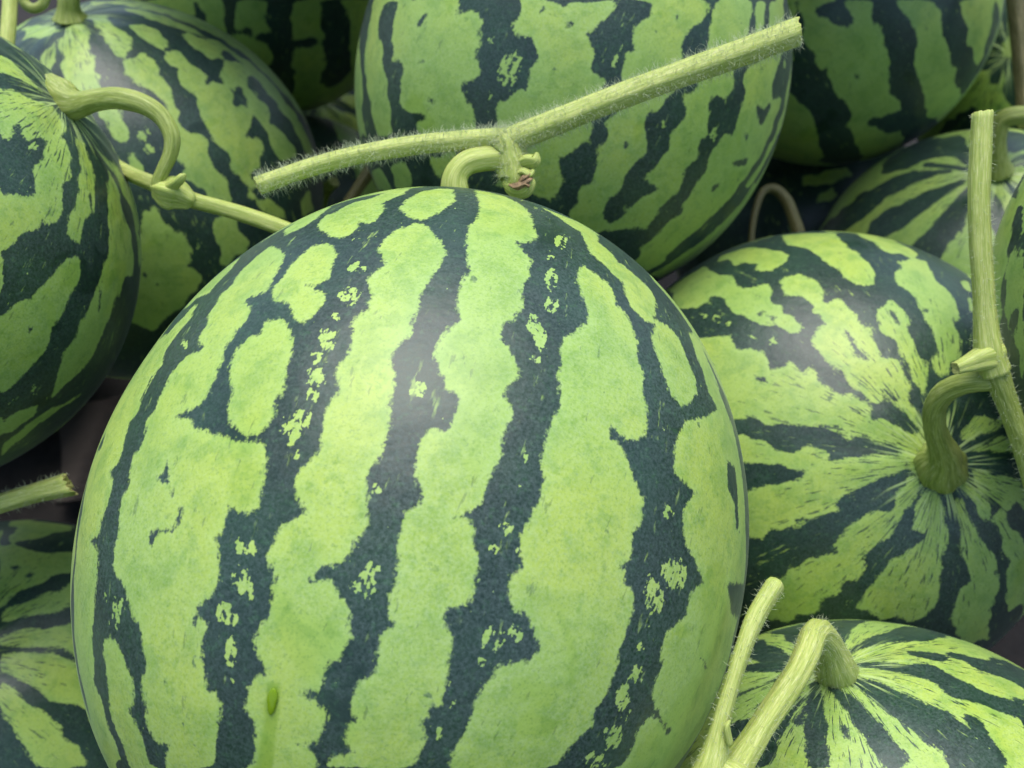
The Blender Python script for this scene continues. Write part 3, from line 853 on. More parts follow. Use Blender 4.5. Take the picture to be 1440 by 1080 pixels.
STEMS = {
 'A_ped': [[-0.0161,0.3741,0.42998,0.00878],[-0.02084,0.37868,0.44253,0.00695],[-0.02301,0.38229,0.45103,0.00575],[-0.02238,0.38566,0.45626,0.00516],[-0.01836,0.38873,0.45967,0.00488],[-0.01208,0.39076,0.46044,0.00489],[-0.00462,0.39291,0.45983,0.00491]],
 'A_left': [[-0.00116,0.39793,0.46541,0.00433],[-0.00867,0.39793,0.46541,0.00419],[-0.02311,0.39735,0.46477,0.00404],[-0.04035,0.3953,0.46399,0.00389],[-0.06312,0.39084,0.46202,0.00373],[-0.08283,0.38544,0.45902,0.00357],[-0.10156,0.37827,0.45553,0.00369]],
 'A_right': [[-0.00462,0.39445,0.46155,0.00578],[0.00058,0.39704,0.46592,0.00533],[0.01435,0.3991,0.47119,0.00502],[0.0399,0.40326,0.48029,0.00499],[0.06793,0.40752,0.48951,0.00509],[0.09276,0.41074,0.49757,0.0052],[0.11277,0.41313,0.5047,0.0053]],
 'A_node': [[-0.00405,0.3996,0.46577,0.00463],[-0.00173,0.39639,0.4637,0.00635],[-0.00058,0.39291,0.45983,0.00693],[0.00058,0.38981,0.4564,0.00664],[0.00058,0.38547,0.45307,0.00548],[-0.00115,0.38431,0.45178,0.00346]],
 'A_bud': [[-0.00115,0.38345,0.45232,0.00259],[0.00172,0.38182,0.452,0.00344],[0.00515,0.38096,0.45253,0.00315],[0.00714,0.38162,0.45477,0.00228],[0.00743,0.38315,0.45647,0.00114]],
 'A_flap1': [[0.0023,0.38834,0.45925,0.0023],[0.00628,0.38774,0.46156,0.00286],[0.00912,0.38686,0.46208,0.00228],[0.00997,0.38877,0.4642,0.00085]],
 'A_flap2': [[0.00115,0.38479,0.45679,0.00143],[0.00427,0.384,0.4589,0.00142],[0.00712,0.38305,0.45784,0.00171],[0.00855,0.38419,0.45912,0.00085]],
 'D_ped': [[-0.20523,0.45089,0.46445,0.00409],[-0.19813,0.44188,0.46191,0.00779],[-0.19256,0.43684,0.4608,0.00743],[-0.18744,0.43481,0.46153,0.0057],[-0.17921,0.4333,0.46434,0.00475],[-0.1693,0.43208,0.46597,0.00451],[-0.15829,0.42953,0.46464,0.0042],[-0.15038,0.42607,0.46079,0.00381],[-0.14581,0.42057,0.45468,0.0035],[-0.14642,0.41636,0.44852,0.0032],[-0.1501,0.41213,0.44232,0.0029],[-0.15256,0.40931,0.4377,0.00291],[-0.14981,0.40689,0.43352,0.00368]],
 'D_node': [[-0.15321,0.4094,0.43481,0.004],[-0.14859,0.40771,0.43443,0.00614],[-0.14459,0.40775,0.43298,0.00585],[-0.13996,0.40696,0.4306,0.0037]],
 'D_vine': [[-0.20253,0.46852,0.41827,0.00378],[-0.18012,0.44901,0.41902,0.00334],[-0.16354,0.43268,0.4233,0.00356],[-0.14456,0.41183,0.43004,0.00404],[-0.13834,0.41017,0.42819,0.00342],[-0.12565,0.41192,0.42266,0.0033],[-0.11062,0.41109,0.41725,0.00348],[-0.09521,0.40874,0.41165,0.00349]],
 'E_ped': [[-0.25419,0.61045,0.42346,0.00982],[-0.2538,0.61082,0.42836,0.00652],[-0.25259,0.61171,0.43383,0.00568],[-0.25057,0.61418,0.44105,0.00525],[-0.24736,0.61767,0.44941,0.00522]],
 'F_ped': [[0.1969,0.34946,0.32341,0.0121],[0.19378,0.34565,0.33113,0.01062],[0.19185,0.34193,0.34045,0.00727],[0.18575,0.33907,0.35221,0.00526],[0.18005,0.33643,0.36423,0.0047],[0.17688,0.33474,0.3758,0.00461],[0.1773,0.33262,0.3854,0.00453],[0.1803,0.32957,0.39248,0.00431],[0.18411,0.32607,0.39755,0.00426],[0.18889,0.32328,0.40043,0.00394]],
 'F_up': [[0.19026,0.32403,0.40426,0.00616],[0.18687,0.32812,0.41179,0.00557],[0.18462,0.33476,0.42215,0.00444],[0.18293,0.34243,0.43366,0.00414],[0.18097,0.35184,0.4471,0.00412],[0.17957,0.36116,0.46044,0.0041],[0.17969,0.37125,0.47314,0.00409],[0.18008,0.38165,0.48619,0.00394]],
 'F_down': [[0.18759,0.32814,0.41032,0.0053],[0.19126,0.32366,0.40235,0.00505],[0.19699,0.31983,0.39212,0.00425],[0.20336,0.31435,0.38006,0.00414],[0.21029,0.30825,0.36581,0.00419],[0.21722,0.3026,0.35057,0.00424]],
 'F_knob': [[0.18982,0.32777,0.4099,0.00558],[0.18351,0.32474,0.41103,0.00471],[0.17865,0.32287,0.41045,0.0036],[0.17437,0.3212,0.41008,0.00276],[0.17217,0.32064,0.40946,0.00248]],
 'G_ped': [[0.12283,0.23467,0.33042,0.00806],[0.12023,0.23318,0.33923,0.00687],[0.11661,0.23283,0.3493,0.00545],[0.11253,0.23167,0.35847,0.00485],[0.10831,0.22966,0.3652,0.00465],[0.10493,0.22553,0.3681,0.00459],[0.10184,0.21931,0.36866,0.00453],[0.09659,0.21043,0.36925,0.00433],[0.08983,0.20165,0.36847,0.00426],[0.08301,0.19282,0.36912,0.00417],[0.0766,0.1844,0.36874,0.00433],[0.07037,0.17616,0.36855,0.00515],[0.06556,0.16967,0.36733,0.0062]],
 'G_up': [[0.05801,0.16622,0.36948,0.00657],[0.06086,0.17135,0.37517,0.00525],[0.06301,0.177,0.37995,0.00373],[0.06518,0.18371,0.38591,0.00275],[0.06867,0.19191,0.39202,0.00244],[0.07284,0.20106,0.39771,0.00268],[0.07776,0.2102,0.40188,0.00316],[0.08459,0.21919,0.40588,0.00309]],
 'G_node': [[0.07399,0.16233,0.36814,0.00827],[0.06567,0.16886,0.37241,0.00788],[0.0621,0.1731,0.37413,0.00528]],
 'G_bract': [[0.06659,0.17616,0.3835,0.00109],[0.06552,0.17869,0.3878,0.00108],[0.06639,0.18014,0.38941,0.00043]],
 'H_ped': [[-0.28287,0.31581,0.22177,0.01207],[-0.27512,0.31643,0.24189,0.00832],[-0.26522,0.31962,0.26037,0.00612],[-0.2728,0.32559,0.27448,0.00539],[-0.27685,0.33139,0.28839,0.00534]],
 'H_vine': [[-0.30019,0.33697,0.29458,0.005],[-0.27416,0.33524,0.30014,0.00462],[-0.25085,0.33369,0.30888,0.0044],[-0.23176,0.33316,0.31725,0.00418],[-0.2135,0.333,0.32456,0.0043],[-0.1965,0.33215,0.33108,0.00505]],
 'J_ped': [[0.31053,0.61235,0.32096,0.01],[0.30699,0.61227,0.33133,0.00675],[0.3039,0.61385,0.34355,0.00579],[0.3039,0.61559,0.35445,0.00574],[0.30914,0.61463,0.35936,0.00571],[0.31961,0.61311,0.36066,0.00569]],
 'K_vine': [[0.31962,0.69615,0.41702,0.00589],[0.32189,0.67795,0.39681,0.00544],[0.32461,0.65975,0.37659,0.00544],[0.32642,0.64458,0.35974,0.00544],[0.32589,0.62642,0.34705,0.0054]],
 'N_ped': [[0.19026,0.59591,0.2758,0.0042],[0.1856,0.60621,0.28724,0.00396],[0.18,0.61557,0.29763,0.00373],[0.17254,0.62056,0.30318,0.00326],[0.16462,0.61821,0.30356,0.00256],[0.1593,0.60881,0.29761,0.00232],[0.15587,0.597,0.28897,0.00208],[0.15405,0.58302,0.27643,0.00207]],
 'M_ped': [[-0.14715,0.67426,0.24326,0.00518],[-0.13741,0.66484,0.26268,0.00505],[-0.12995,0.65372,0.28023,0.00443],[-0.12144,0.64999,0.29103,0.00389]],
 'M_vine': [[-0.10881,0.59301,0.30247,0.00363],[-0.09974,0.60211,0.31258,0.00363],[-0.09249,0.60939,0.32066,0.00408],[-0.08614,0.61546,0.3274,0.00408]],
 'L_curl': [[-0.26813,0.5889,0.44735,0.00272],[-0.2658,0.58474,0.44273,0.00272],[-0.26114,0.58318,0.441,0.00272],[-0.25648,0.58474,0.44273,0.00272],[-0.25415,0.58838,0.44678,0.00272]],
 'corner_vine': [[-0.26674,0.57925,0.45905,0.00379],[-0.26521,0.56424,0.44986,0.00376],[-0.26367,0.5519,0.44363,0.00372],[-0.26285,0.53722,0.4348,0.00369]],
 'A_wither1': [[0.00057,0.37999,0.45446,0.00085],[0.00341,0.37951,0.45541,0.00114],[0.00626,0.38065,0.45668,0.00142],[0.00798,0.38228,0.457,0.00057]],
 'A_wither2': [[-0.00057,0.38124,0.45435,0.00086],[0.00171,0.37894,0.45478,0.00114],[0.00511,0.37884,0.45616,0.00085],[0.00681,0.37827,0.45553,0.00057]],
 'A_wither3': [[0.00228,0.38162,0.45477,0.00057],[0.00455,0.38103,0.4571,0.00114],[0.00654,0.38198,0.45816,0.00085],[0.00741,0.38362,0.45848,0.00043]],
 'D_bud': [[-0.14611,0.4059,0.4384,0.00274],[-0.14185,0.40386,0.44211,0.00211],[-0.13974,0.4042,0.44398,0.00181],[-0.13854,0.40481,0.44465,0.0009]],
}
WATER = ((-0.06456, 0.16203, 0.42921),(-0.2187, -0.78806, 0.57544),(0.00118, 0.00428, 0.00632),0.00386,0.00153,0.00060)
CARDBOARD = [[-0.399, 0.7077, 0.01], [-0.366, 0.5985, 0.01], [-0.2992, 0.6925, 0.05]]

# ------------------------------------------------------------------ rind
def seg_sdf(p, a, b, wa, wb):
    ab = b - a
    t = np.clip(((p - a) @ ab) / (ab @ ab + 1e-9), 0, 1)
    q = p - a - t[:, None] * ab
    return wa + (wb - wa) * t - np.sqrt((q * q).sum(1))

def stroke_field(p, strokes, lim=6.0):
    out = np.full(len(p), -lim, np.float32)
    for s in strokes:
        s = np.array(s, np.float32).reshape(-1, 3) / 10
        pts = list(s) if len(s) > 1 else [s[0], s[0] + np.array([0.1, 0, 0], np.float32)]
        for a, b in zip(pts[:-1], pts[1:]):
            w = max(a[2], b[2]) + lim
            lo = np.minimum(a[:2], b[:2]) - w; hi = np.maximum(a[:2], b[:2]) + w
            i = np.where((p[:, 0] > lo[0]) & (p[:, 0] < hi[0]) & (p[:, 1] > lo[1]) & (p[:, 1] < hi[1]))[0]
            if len(i): out[i] = np.maximum(out[i], seg_sdf(p[i], a[:2], b[:2], a[2], b[2]))
    return out

def poly_field(p, polys, lim=6.0):
    out = np.full(len(p), -lim, np.float32)
    for s in polys:
        v = np.array(s, np.float32).reshape(-1, 2) / 10
        lo, hi = v.min(0) - lim, v.max(0) + lim
        i = np.where((p[:, 0] > lo[0]) & (p[:, 0] < hi[0]) & (p[:, 1] > lo[1]) & (p[:, 1] < hi[1]))[0]
        if not len(i): continue
        q = p[i]
        dd = np.full(len(i), lim * lim, np.float32)
        ins = np.zeros(len(i), bool)
        for a, b in zip(v, np.roll(v, -1, 0)):
            ab = b - a
            t = np.clip(((q - a) @ ab) / (ab @ ab + 1e-9), 0, 1)
            r = q - a - t[:, None] * ab
            dd = np.minimum(dd, (r * r).sum(1))
            cr = (a[1] > q[:, 1]) != (b[1] > q[:, 1])
            xs = a[0] + (q[:, 1] - a[1]) * ab[0] / (ab[1] if abs(ab[1]) > 1e-9 else 1e-9)
            ins ^= cr & (q[:, 0] < xs)
        sd = np.sqrt(dd) * np.where(ins, 1, -1)
        out[i] = np.maximum(out[i], sd)
    return out

def smooth01(v, a, b):
    t = np.clip((v - a) / (b - a), 0, 1)
    return t * t * (3 - 2 * t)

def make_rind(key, seed, nlon, nlat, parent, base, stalk=None):
    m = MEL[key]
    R = np.array(m['R']); ce = np.array(m['C']); a, c = m['a'], m['c']
    lon = np.linspace(0, 2 * np.pi, nlon, endpoint=False)
    lat = np.linspace(-np.pi / 2, np.pi / 2, nlat + 1)
    LA, LO = np.meshgrid(lat[1:-1], lon, indexing='ij')
    u = np.stack([np.cos(LA) * np.cos(LO), np.cos(LA) * np.sin(LO), np.sin(LA)], -1).reshape(-1, 3)
    u = np.concatenate([u, [[0, 0, -1]], [[0, 0, 1]]])
    f = len(u)
    nr = nlat - 1
    r, s = np.meshgrid(np.arange(nr - 1), np.arange(nlon), indexing='ij')
    i0 = (r * nlon + s).ravel(); i1 = (r * nlon + (s + 1) % nlon).ravel()
    quads = np.stack([i0, i1, i1 + nlon, i0 + nlon], 1)
    s = np.arange(nlon); s1 = (s + 1) % nlon
    capb = np.stack([s1, s, np.full(nlon, f - 2), np.full(nlon, f - 2)], 1)
    t0 = (nr - 1) * nlon
    capt = np.stack([t0 + s, t0 + s1, np.full(nlon, f - 1), np.full(nlon, f - 1)], 1)
    LAv = np.arcsin(np.clip(u[:, 2], -1, 1)); LOv = np.arctan2(u[:, 1], u[:, 0])
    # ---- stripes all round: where the photographed face gives none
    g = np.random.default_rng(seed)
    ns = 11
    cen = (np.arange(ns) + g.uniform(-0.22, 0.22, ns)) / ns * 2 * np.pi + g.uniform(0, 6)
    wob, wid, lob = waves(seed + 1, 10, 2.2), waves(seed + 2, 14, 4.0), waves(seed + 3, 24, 15.0)
    lw = np.degrees(LOv + 0.10 * wob(u))
    wd = (8.0 + 2.6 * wid(u)) * np.cos(LAv) ** 0.8 + 0.4
    proc = np.full(f, -99.0)
    for ph in np.degrees(cen):
        dl = np.abs((lw - ph + 180) % 360 - 180) * np.cos(LAv)
        proc = np.maximum(proc, wd - dl)
    proc = np.clip(proc + 1.5 * lob(u), -6, 6)
    stripe, broken, rubbed = proc.copy(), np.zeros(f), np.zeros(f)
    if 'valid' in m:
        B = np.array(m['B'])
        q = u @ B.T
        th = np.degrees(np.arccos(np.clip(q[:, 2], -1, 1)))
        front = np.where(th < 105)[0]
        rr = np.hypot(q[front, 0], q[front, 1]) + 1e-9
        p = (q[front, :2] / rr[:, None] * th[front, None]).astype(np.float32)
        if m['light']: tr = -poly_field(p, m['light']) + (0.0 if key == 'A' else 1.0) * (0.4 * lob(u[front]) + 0.55 * waves(seed + 5, 30, 34.0)(u[front]))
        else: tr = stroke_field(p, m['dark']) + 0.25 + ((1 - 0.85 * np.exp(-(np.degrees(np.arccos(np.clip(u[front, 2], -1, 1))) / 30.0) ** 2)) * (0.72 * lob(u[front]) + 0.62 * waves(seed + 5, 30, 34.0)(u[front])))
        if m['light'] and m['dark']: tr = np.maximum(tr, stroke_field(p, m['dark']))
        if m['darkp']: tr = np.maximum(tr, poly_field(p, m['darkp']))
        w = smooth01(poly_field(p, [m['valid']]), -1.5, 0.5)
        stripe[front] = proc[front] * (1 - w) + tr * w
        for e in m['spk']:
            e = np.array(e, np.float32) / 10
            M = np.linalg.inv(np.array([[e[2], e[4]], [e[3], e[5]]]) + 1e-6 * np.eye(2))
            d2 = np.sqrt((((p - e[:2]) @ M.T) ** 2).sum(1))
            broken[front] = np.maximum(broken[front], smooth01(-d2, -1.25, -0.55))
        if m['wet']: rubbed[front] = np.maximum(smooth01(stroke_field(p, m['wet'][:1]), -0.2, 0.2), 0.45 * smooth01(stroke_field(p, m['wet'][1:]), -0.8, 0.8))
    # ---- the body: not quite a spheroid
    lump, fine = waves(seed + 7, 8, 2.0), waves(seed + 8, 14, 6.0)
    rad = 1 + 0.004 * lump(u) + 0.0012 * fine(u)
    thp = np.degrees(np.arccos(np.clip(u[:, 2], -1, 1)))
    rib = np.cos(LOv * 10 + 2 * wob(u)) * np.exp(-((thp - 14) / 10.0) ** 2)
    rad = rad - 0.016 * np.exp(-(thp / 9.0) ** 2) + 0.0035 * rib
    v = (u * np.array([a, a, c])) * rad[:, None]
    v = v @ R + ce - np.array(base)
    streak = np.stack([np.cos(LOv) * 1.0, np.sin(LOv) * 1.0, LAv * 0.30], 1)
    poleA = np.exp(-(thp / 27.0) ** 2) if key != 'A' else np.zeros(f)
    faces = np.concatenate([quads])
    o = mesh_obj('rind', v, faces, RIND, parent, True,
                 {'stripe': stripe, 'broken': broken, 'rubbed': rubbed, 'streak': streak, 'pole': poleA})
    # close the two pole caps
    import bmesh
    bm = bmesh.new(); bm.from_mesh(o.data); bm.verts.ensure_lookup_table()
    for tri in np.concatenate([capb[:, :3], capt[:, :3]]):
        fc = bm.faces.new([bm.verts[int(i)] for i in tri]); fc.smooth = True
    bm.to_mesh(o.data); bm.free()
    return o

# ------------------------------------------------------------------ stalks and vines
def sample(path, n=7):
    P = np.array(path)
    P = np.concatenate([[2 * P[0] - P[1]], P, [2 * P[-1] - P[-2]]])
    out = []
    for i in range(1, len(P) - 2):
        p0, p1, p2, p3 = P[i - 1:i + 3]
        for t in np.linspace(0, 1, n, endpoint=False):
            out.append(0.5 * (2 * p1 + (p2 - p0) * t + (2 * p0 - 5 * p1 + 4 * p2 - p3) * t * t + (3 * p1 - p0 - 3 * p2 + p3) * t ** 3))
    out.append(P[-2])
    return np.array(out)

def frames(S):
    T = np.gradient(S[:, :3], axis=0); T /= np.linalg.norm(T, axis=1)[:, None] + 1e-12
    n = np.cross(T[0], [0.3, 0.1, 1.0]); n /= np.linalg.norm(n)
    N = []
    for t in T:
        n = n - t * (n @ t); n /= np.linalg.norm(n); N.append(n.copy())
    N = np.array(N)
    return T, N, np.cross(T, N)

def tube(name, key, mat, parent, base, ribs=5, rib=0.07, cut=True, jag=0.0, seed=0, twist=0.0, round_end=False):
    S = sample(STEMS[key]); T, N, Bn = frames(S)
    g = np.random.default_rng(seed + 11)
    k = 30
    ph = np.arange(k) / k * 2 * np.pi
    L = np.concatenate([[0], np.cumsum(np.linalg.norm(np.diff(S[:, :3], axis=0), axis=1))])
    V, F, ST = [], [], []
    amp = g.uniform(0.6, 1.3, ribs); pf = g.uniform(0, 6.28)
    for i, s in enumerate(S):
        r = max(s[3], 1e-4)
        prof = 1 + rib * np.cos(ribs * (ph + twist * L[i]) + pf) + 0.4 * rib * np.cos((2 * ribs + 1) * ph + pf * 2 + twist * 60 * L[i])
        wob = 1 + 0.012 * math.sin(L[i] * 190 + pf) + 0.008 * math.sin(L[i] * 470 + 2 * pf)
        for j in range(k):
            q = s[:3] + (N[i] * math.cos(ph[j]) + Bn[i] * math.sin(ph[j])) * r * prof[j] * wob
            if i == len(S) - 1 and jag: q = q + T[i] * g.uniform(-jag, jag) * r + T[i] * jag * 2.2 * r * math.cos(ph[j] - pf)
            V.append(q); ST.append((math.cos(ph[j]) * 1.6, math.sin(ph[j]) * 1.6, L[i] * 22))
    n = len(S)
    for i in range(n - 1):
        for j in range(k):
            F.append((i * k + j, i * k + (j + 1) % k, (i + 1) * k + (j + 1) % k, (i + 1) * k + j))
    def close(ring, i, sign):
        c0 = len(V)
        for (sc, dep) in ((0.90, 0.03), (0.55, -0.18), (0.25, -0.30)) if not round_end else ((0.85, 0.30), (0.55, 0.52), (0.2, 0.62)):
            for j in range(k):
                q = S[i, :3] + (np.array(V[ring + j]) - S[i, :3]) * sc + T[i] * sign * dep * S[i, 3]
                V.append(q); ST.append(ST[ring + j])
        rings = [ring, c0, c0 + k, c0 + 2 * k]
        faces = []
        for a, b in zip(rings[:-1], rings[1:]):
            for j in range(k):
                q = (a + j, a + (j + 1) % k, b + (j + 1) % k, b + j)
                faces.append(q if sign > 0 else q[::-1])
        q = tuple(rings[-1] + j for j in range(k))
        faces.append(q if sign > 0 else q[::-1])
        return faces
    F += close(0, 0, -1)
    nf = len(F)
    endf = close((n - 1) * k, n - 1, 1)
    F += endf
    o = mesh_obj(name, np.array(V) - np.array(base), F, mat, parent, True, {'streak': ST})
    if cut:
        o.data.materials.append(CUT)
        for i in range(nf, len(F)): o.data.polygons[i].material_index = 1
    return o

def hair(keys, n, length, parent, base, seed, lo=0.0, hi=1.0, width=0.000062):
    g = np.random.default_rng(seed)
    V, F = [], []
    tot = [np.linalg.norm(np.diff(np.array(STEMS[k])[:, :3], axis=0), axis=1).sum() for k in keys]
    for k, w in zip(keys, tot):
        S = sample(STEMS[k]); T, N, Bn = frames(S)
        for _ in range(int(n * w / sum(tot))):
            x = g.uniform(lo, hi) * (len(S) - 1.01); i = int(x); t = x - i
            s = S[i] * (1 - t) + S[i + 1] * t
            a = g.uniform(0, 6.283)
            nn = N[i] * math.cos(a) + Bn[i] * math.sin(a)
            sd = np.cross(T[i], nn)
            d = nn + T[i] * g.normal(0, 0.45) + sd * g.normal(0, 0.35)
            d /= np.linalg.norm(d)
            Lh = length * (0.3 + 0.55 * min(g.exponential(1.0), 2.2))
            curl = T[i] * g.normal(0, 0.55) + sd * g.normal(0, 0.5) - np.array([0, 0, 0.15])
            p0 = s[:3] + nn * s[3] * 0.97
            pm = p0 + d * Lh * 0.55
            p1 = pm + (d + curl) * Lh * 0.40
            w = np.cross(d, g.normal(size=3)); w /= np.linalg.norm(w) + 1e-9; w *= width
            w2 = np.cross(d, w)
            b = len(V)
            for q in (w, -0.5 * w + 0.87 * w2, -0.5 * w - 0.87 * w2): V.append(p0 + q)
            for q in (w, -0.5 * w + 0.87 * w2, -0.5 * w - 0.87 * w2): V.append(pm + q * 0.75)
            V.append(p1)
            for j in range(3):
                j2 = (j + 1) % 3
                F.append((b + j, b + j2, b + 3 + j2, b + 3 + j)); F.append((b + 3 + j, b + 3 + j2, b + 6))
    o = mesh_obj('hair', np.array(V) - np.array(base), F, HAIR, parent, True)
    o['kind'] = 'stuff'
    return o

# ------------------------------------------------------------------ the setting
n = 60
xs = np.linspace(-1, 1, n); gv = []
for y in xs:
    for x in xs:
        X, Y = x * 2.2, y * 2.2 + 0.6
        gv.append((X, Y, 0.003 * math.sin(X * 31 + Y * 17) + 0.002 * math.sin(X * 67 - Y * 53)))
gf = [(j * n + i, j * n + i + 1, (j + 1) * n + i + 1, (j + 1) * n + i) for j in range(n - 1) for i in range(n - 1)]
gv += [(-60, -60, -0.01), (60, -60, -0.01), (60, 60, -0.01), (-60, 60, -0.01)]
gf.append(tuple(len(gv) - 4 + i for i in range(4)))
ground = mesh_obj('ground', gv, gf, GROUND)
ground['kind'] = 'structure'

# a corrugated cardboard flap lying in the dark gap: two paper faces with a wavy core between them
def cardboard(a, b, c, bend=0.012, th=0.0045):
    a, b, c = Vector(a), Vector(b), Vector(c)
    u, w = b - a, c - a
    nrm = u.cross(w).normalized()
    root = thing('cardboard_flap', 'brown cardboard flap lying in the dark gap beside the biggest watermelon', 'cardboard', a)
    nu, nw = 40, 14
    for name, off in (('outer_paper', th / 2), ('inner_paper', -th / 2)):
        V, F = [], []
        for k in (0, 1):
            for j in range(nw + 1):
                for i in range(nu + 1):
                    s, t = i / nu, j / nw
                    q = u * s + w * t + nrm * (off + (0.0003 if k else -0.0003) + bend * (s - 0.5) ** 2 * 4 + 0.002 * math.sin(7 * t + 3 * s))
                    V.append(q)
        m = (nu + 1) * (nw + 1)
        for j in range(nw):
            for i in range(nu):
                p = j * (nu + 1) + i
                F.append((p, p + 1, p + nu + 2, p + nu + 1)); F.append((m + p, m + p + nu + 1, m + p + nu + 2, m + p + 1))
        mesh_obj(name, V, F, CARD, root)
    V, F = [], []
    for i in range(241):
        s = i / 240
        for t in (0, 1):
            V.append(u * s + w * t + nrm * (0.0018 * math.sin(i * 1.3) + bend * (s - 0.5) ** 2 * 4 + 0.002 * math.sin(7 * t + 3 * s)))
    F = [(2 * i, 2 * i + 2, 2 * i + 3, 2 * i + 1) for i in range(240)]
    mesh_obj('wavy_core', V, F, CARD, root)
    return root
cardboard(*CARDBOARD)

# ------------------------------------------------------------------ the melons
INFO = {   # key: (label, columns, rows)
 'A': ('biggest watermelon, whole striped face in view, with a hairy forked vine stub on top', 820, 420),
 'B': ('large watermelon standing behind the forked vine stub, its lower stripes slanting', 480, 260),
 'C': ('shaded dull green watermelon with wide stripes, tucked behind the forked vine cut end', 360, 190),
 'D': ('dark watermelon whose thick bare stalk arches over onto its neighbour like a hook', 420, 220),
 'E': ('bright striped watermelon beneath the hook-shaped stalk, its own stalk straight up', 460, 240),
 'F': ('watermelon with stripes radiating from a bent stalk that joins a tall upright vine stub', 520, 270),
 'G': ('low watermelon with a stubby stalk leaning to a hairy forked vine against the biggest melon', 420, 220),
 'H': ('watermelon with stripes fanning sideways below a cut vine stub beside a dark gap', 360, 190),
 'I': ('watermelon showing only a narrow curved dark green edge beside the tall upright vine stub', 260, 140),
 'J': ('watermelon with fanned stripes and a hooked stalk behind the tall upright vine stub', 330, 170),
 'K': ('pale watermelon with a starburst of fine stripes behind a reddish vine', 260, 140),
 'L': ('deeply shaded watermelon at the back, its rounded green patches nearly lost in black', 260, 140),
 'M': ('small sliver of watermelon low in the gap between two brighter melons, with thin dry stubs', 260, 140),
 'Q1': ('watermelon at the bottom of the heap, hidden under the biggest one', 160, 88),
 'Q2': ('watermelon at the bottom of the heap, hidden under the one behind the forked vine', 160, 88),
 'P1': ('watermelon on the top layer, resting above the deeply shaded one at the back', 160, 88),
 'P2': ('watermelon on the top layer, resting above the shaded dull green one', 160, 88),
 'P3': ('outlying watermelon beside the one with the hook-shaped stalk, away from the biggest', 160, 88),
 'P5': ('unseen watermelon added to block side light past the one with sideways fanning stripes', 160, 88),  # added out of view to keep light from the open left side out
 'P6': ('unseen watermelon added to block light under the lower end of the biggest one', 160, 88),  # out of view, added to block light reaching the lower gaps
 'P7': ('watermelon on the ground behind the one with the hook-shaped stalk', 160, 88),
 'P8': ('watermelon in the back row behind the large one with slanting lower stripes', 160, 88),
 'P9': ('watermelon on the ground in the back row, under its neighbours', 160, 88),
 'P10': ('watermelon on the ground at the far back corner of the heap', 160, 88),
 'P12': ('unseen watermelon added to shade the back row, behind the deeply shaded one', 160, 88),  # unseen, added to block overhead light on the back row
 'P14': ('watermelon added out of sight to block light behind the large one with slanting lower stripes', 160, 88),  # hidden light blocker, added to darken the gap at the back
 'P4': ('watermelon on the top layer behind the large one with slanting lower stripes', 160, 88),
 'N': ('nearly black watermelon down in the gap with a thin brown looped stalk', 260, 140),
}
ROOT = {}
for i, (key, (label, nlon, nlat)) in enumerate(INFO.items()):
    m = MEL[key]
    base = (m['C'][0], m['C'][1], round(m['C'][2] - min(m['a'], m['c']), 4))
    root = thing('watermelon', label, 'watermelon', base, 'watermelons heaped together')
    make_rind(key, 100 + 17 * i, nlon, nlat, root, base)
    ROOT[key] = (root, base)

def parts(key): return ROOT[key]

# biggest melon: stalk > two vine arms, node, bud, bracts, hair
r, b = parts('A')
st = tube('stem', 'A_ped', STEM, r, b, 6, 0.05, cut=False, seed=1)
tube('vine_stub', 'A_left', STEM, st, b, 5, 0.05, seed=2, jag=0.05)
tube('vine_stub', 'A_right', STEM, st, b, 5, 0.05, seed=3, jag=0.10)
tube('node', 'A_node', STEM, st, b, 4, 0.06, cut=False, seed=4, round_end=True)
tube('bud', 'A_bud', STEM, st, b, 3, 0.10, cut=False, seed=5, round_end=True)
tube('bract', 'A_flap1', STEM, st, b, 3, 0.12, cut=False, seed=6, round_end=True)
tube('bract', 'A_flap2', STEM, st, b, 3, 0.12, cut=False, seed=7, round_end=True)
for kk in ('A_wither1', 'A_wither2', 'A_wither3'):
    tube('withered_petal', kk, WITHERED, st, b, 3, 0.30, cut=False, seed=len(kk) + 30, round_end=True)
hair(['A_left', 'A_right', 'A_node'], 9000, 0.0033, st, b, 5)

r, b = parts('D')
st = tube('stem', 'D_ped', STEM_OLIVE, r, b, 6, 0.04, cut=False, seed=8)
tube('bud', 'D_bud', STEM, st, b, 3, 0.08, cut=False, seed=41, round_end=True)
tube('node', 'D_node', STEM, st, b, 4, 0.16, cut=False, seed=9, round_end=True)
tube('vine_stub', 'D_vine', STEM, st, b, 5, 0.06, seed=10)

r, b = parts('E')
st = tube('stem', 'E_ped', STEM_OLIVE, r, b, 6, 0.04, cut=True, seed=12)
tube('tendril', 'L_curl', STEM_OLIVE, st, b, 4, 0.03, cut=False, seed=13, round_end=True)
tube('vine_stub', 'corner_vine', STEM, st, b, 5, 0.05, seed=14)

r, b = parts('F')
st = tube('stem', 'F_ped', STEM_OLIVE, r, b, 7, 0.05, cut=False, seed=15, twist=14, round_end=True)
tube('vine_stub', 'F_up', STEM, st, b, 5, 0.06, seed=16, jag=0.06)
tube('vine_stub', 'F_down', STEM_OLIVE, st, b, 5, 0.05, seed=17)
tube('node', 'F_knob', STEM, st, b, 4, 0.10, seed=18, jag=0.15)
hair(['F_up', 'F_down'], 1300, 0.0022, st, b, 6)

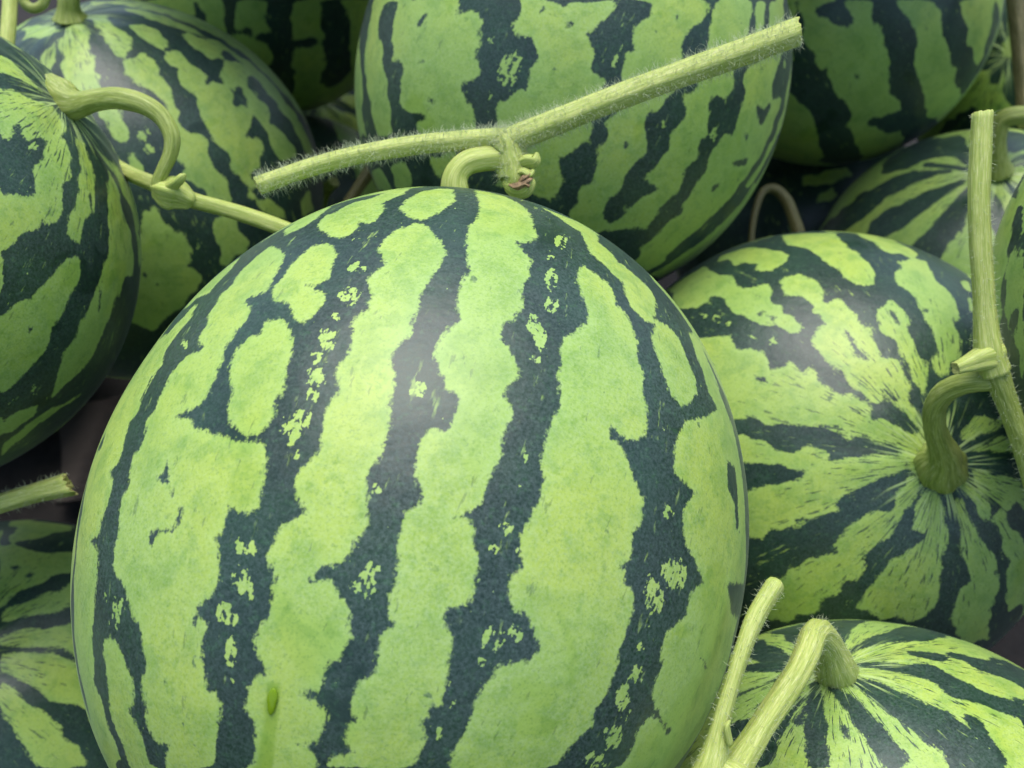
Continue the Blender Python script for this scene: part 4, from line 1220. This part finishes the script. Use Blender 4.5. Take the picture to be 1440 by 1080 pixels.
r, b = parts('G')
st = tube('stem', 'G_ped', STEM, r, b, 7, 0.05, cut=False, seed=19, twist=8)
tube('vine_stub', 'G_up', STEM, st, b, 5, 0.04, cut=False, seed=20, round_end=True)
tube('node', 'G_node', STEM, st, b, 4, 0.06, cut=False, seed=21, round_end=True)
tube('bract', 'G_bract', STEM, st, b, 3, 0.10, cut=False, seed=22, round_end=True)
hair(['G_up', 'G_ped', 'G_node'], 1900, 0.0020, st, b, 7)

r, b = parts('H')
st = tube('stem', 'H_ped', STEM_OLIVE, r, b, 6, 0.05, cut=False, seed=23)
tube('vine_stub', 'H_vine', STEM, st, b, 5, 0.08, seed=24, jag=0.30)
hair(['H_vine'], 500, 0.0026, st, b, 8, 0.4, 1.0)

r, b = parts('J')
tube('stem', 'J_ped', STEM_OLIVE, r, b, 6, 0.04, cut=False, seed=25)
r, b = parts('K')
tube('vine_stub', 'K_vine', STEM_DRY, r, b, 5, 0.05, seed=26)
r, b = parts('N')
tube('stem', 'N_ped', STEM_DRY, r, b, 5, 0.05, cut=False, seed=27)
r, b = parts('M')
st = tube('stem', 'M_ped', STEM_OLIVE, r, b, 5, 0.05, seed=28)
tube('vine_stub', 'M_vine', STEM_DRY, st, b, 5, 0.05, seed=29)

# a bead of water that has run up to rest on the biggest melon, with its wet trail behind it
def water_drop(pos, nrm, along, ln, wd, ht):
    nrm, along = Vector(nrm).normalized(), Vector(along)
    along = (along - nrm * along.dot(nrm)).normalized(); side = nrm.cross(along)
    V, F = [], []
    nu, nv = 28, 10
    for j in range(nv + 1):
        a = j / nv * math.pi / 2
        for i in range(nu):
            t = i / nu * 2 * math.pi
            x, y = math.cos(t) * math.cos(a), math.sin(t) * math.cos(a)
            tail = 0.82 if x < 0 else 1.0
            V.append(along * x * ln + side * y * wd * tail + nrm * (math.sin(a) * ht - 0.0002))
    for j in range(nv):
        for i in range(nu):
            F.append((j * nu + i, j * nu + (i + 1) % nu, (j + 1) * nu + (i + 1) % nu, (j + 1) * nu + i))
    F.append(tuple(reversed(range(nu))))
    o = mesh_obj('water_drop', V, F, DROP)
    o.location = pos
    o['label'] = 'long water drop with a wet trail on the biggest watermelon'
    o['category'] = 'water drop'
water_drop(*WATER)
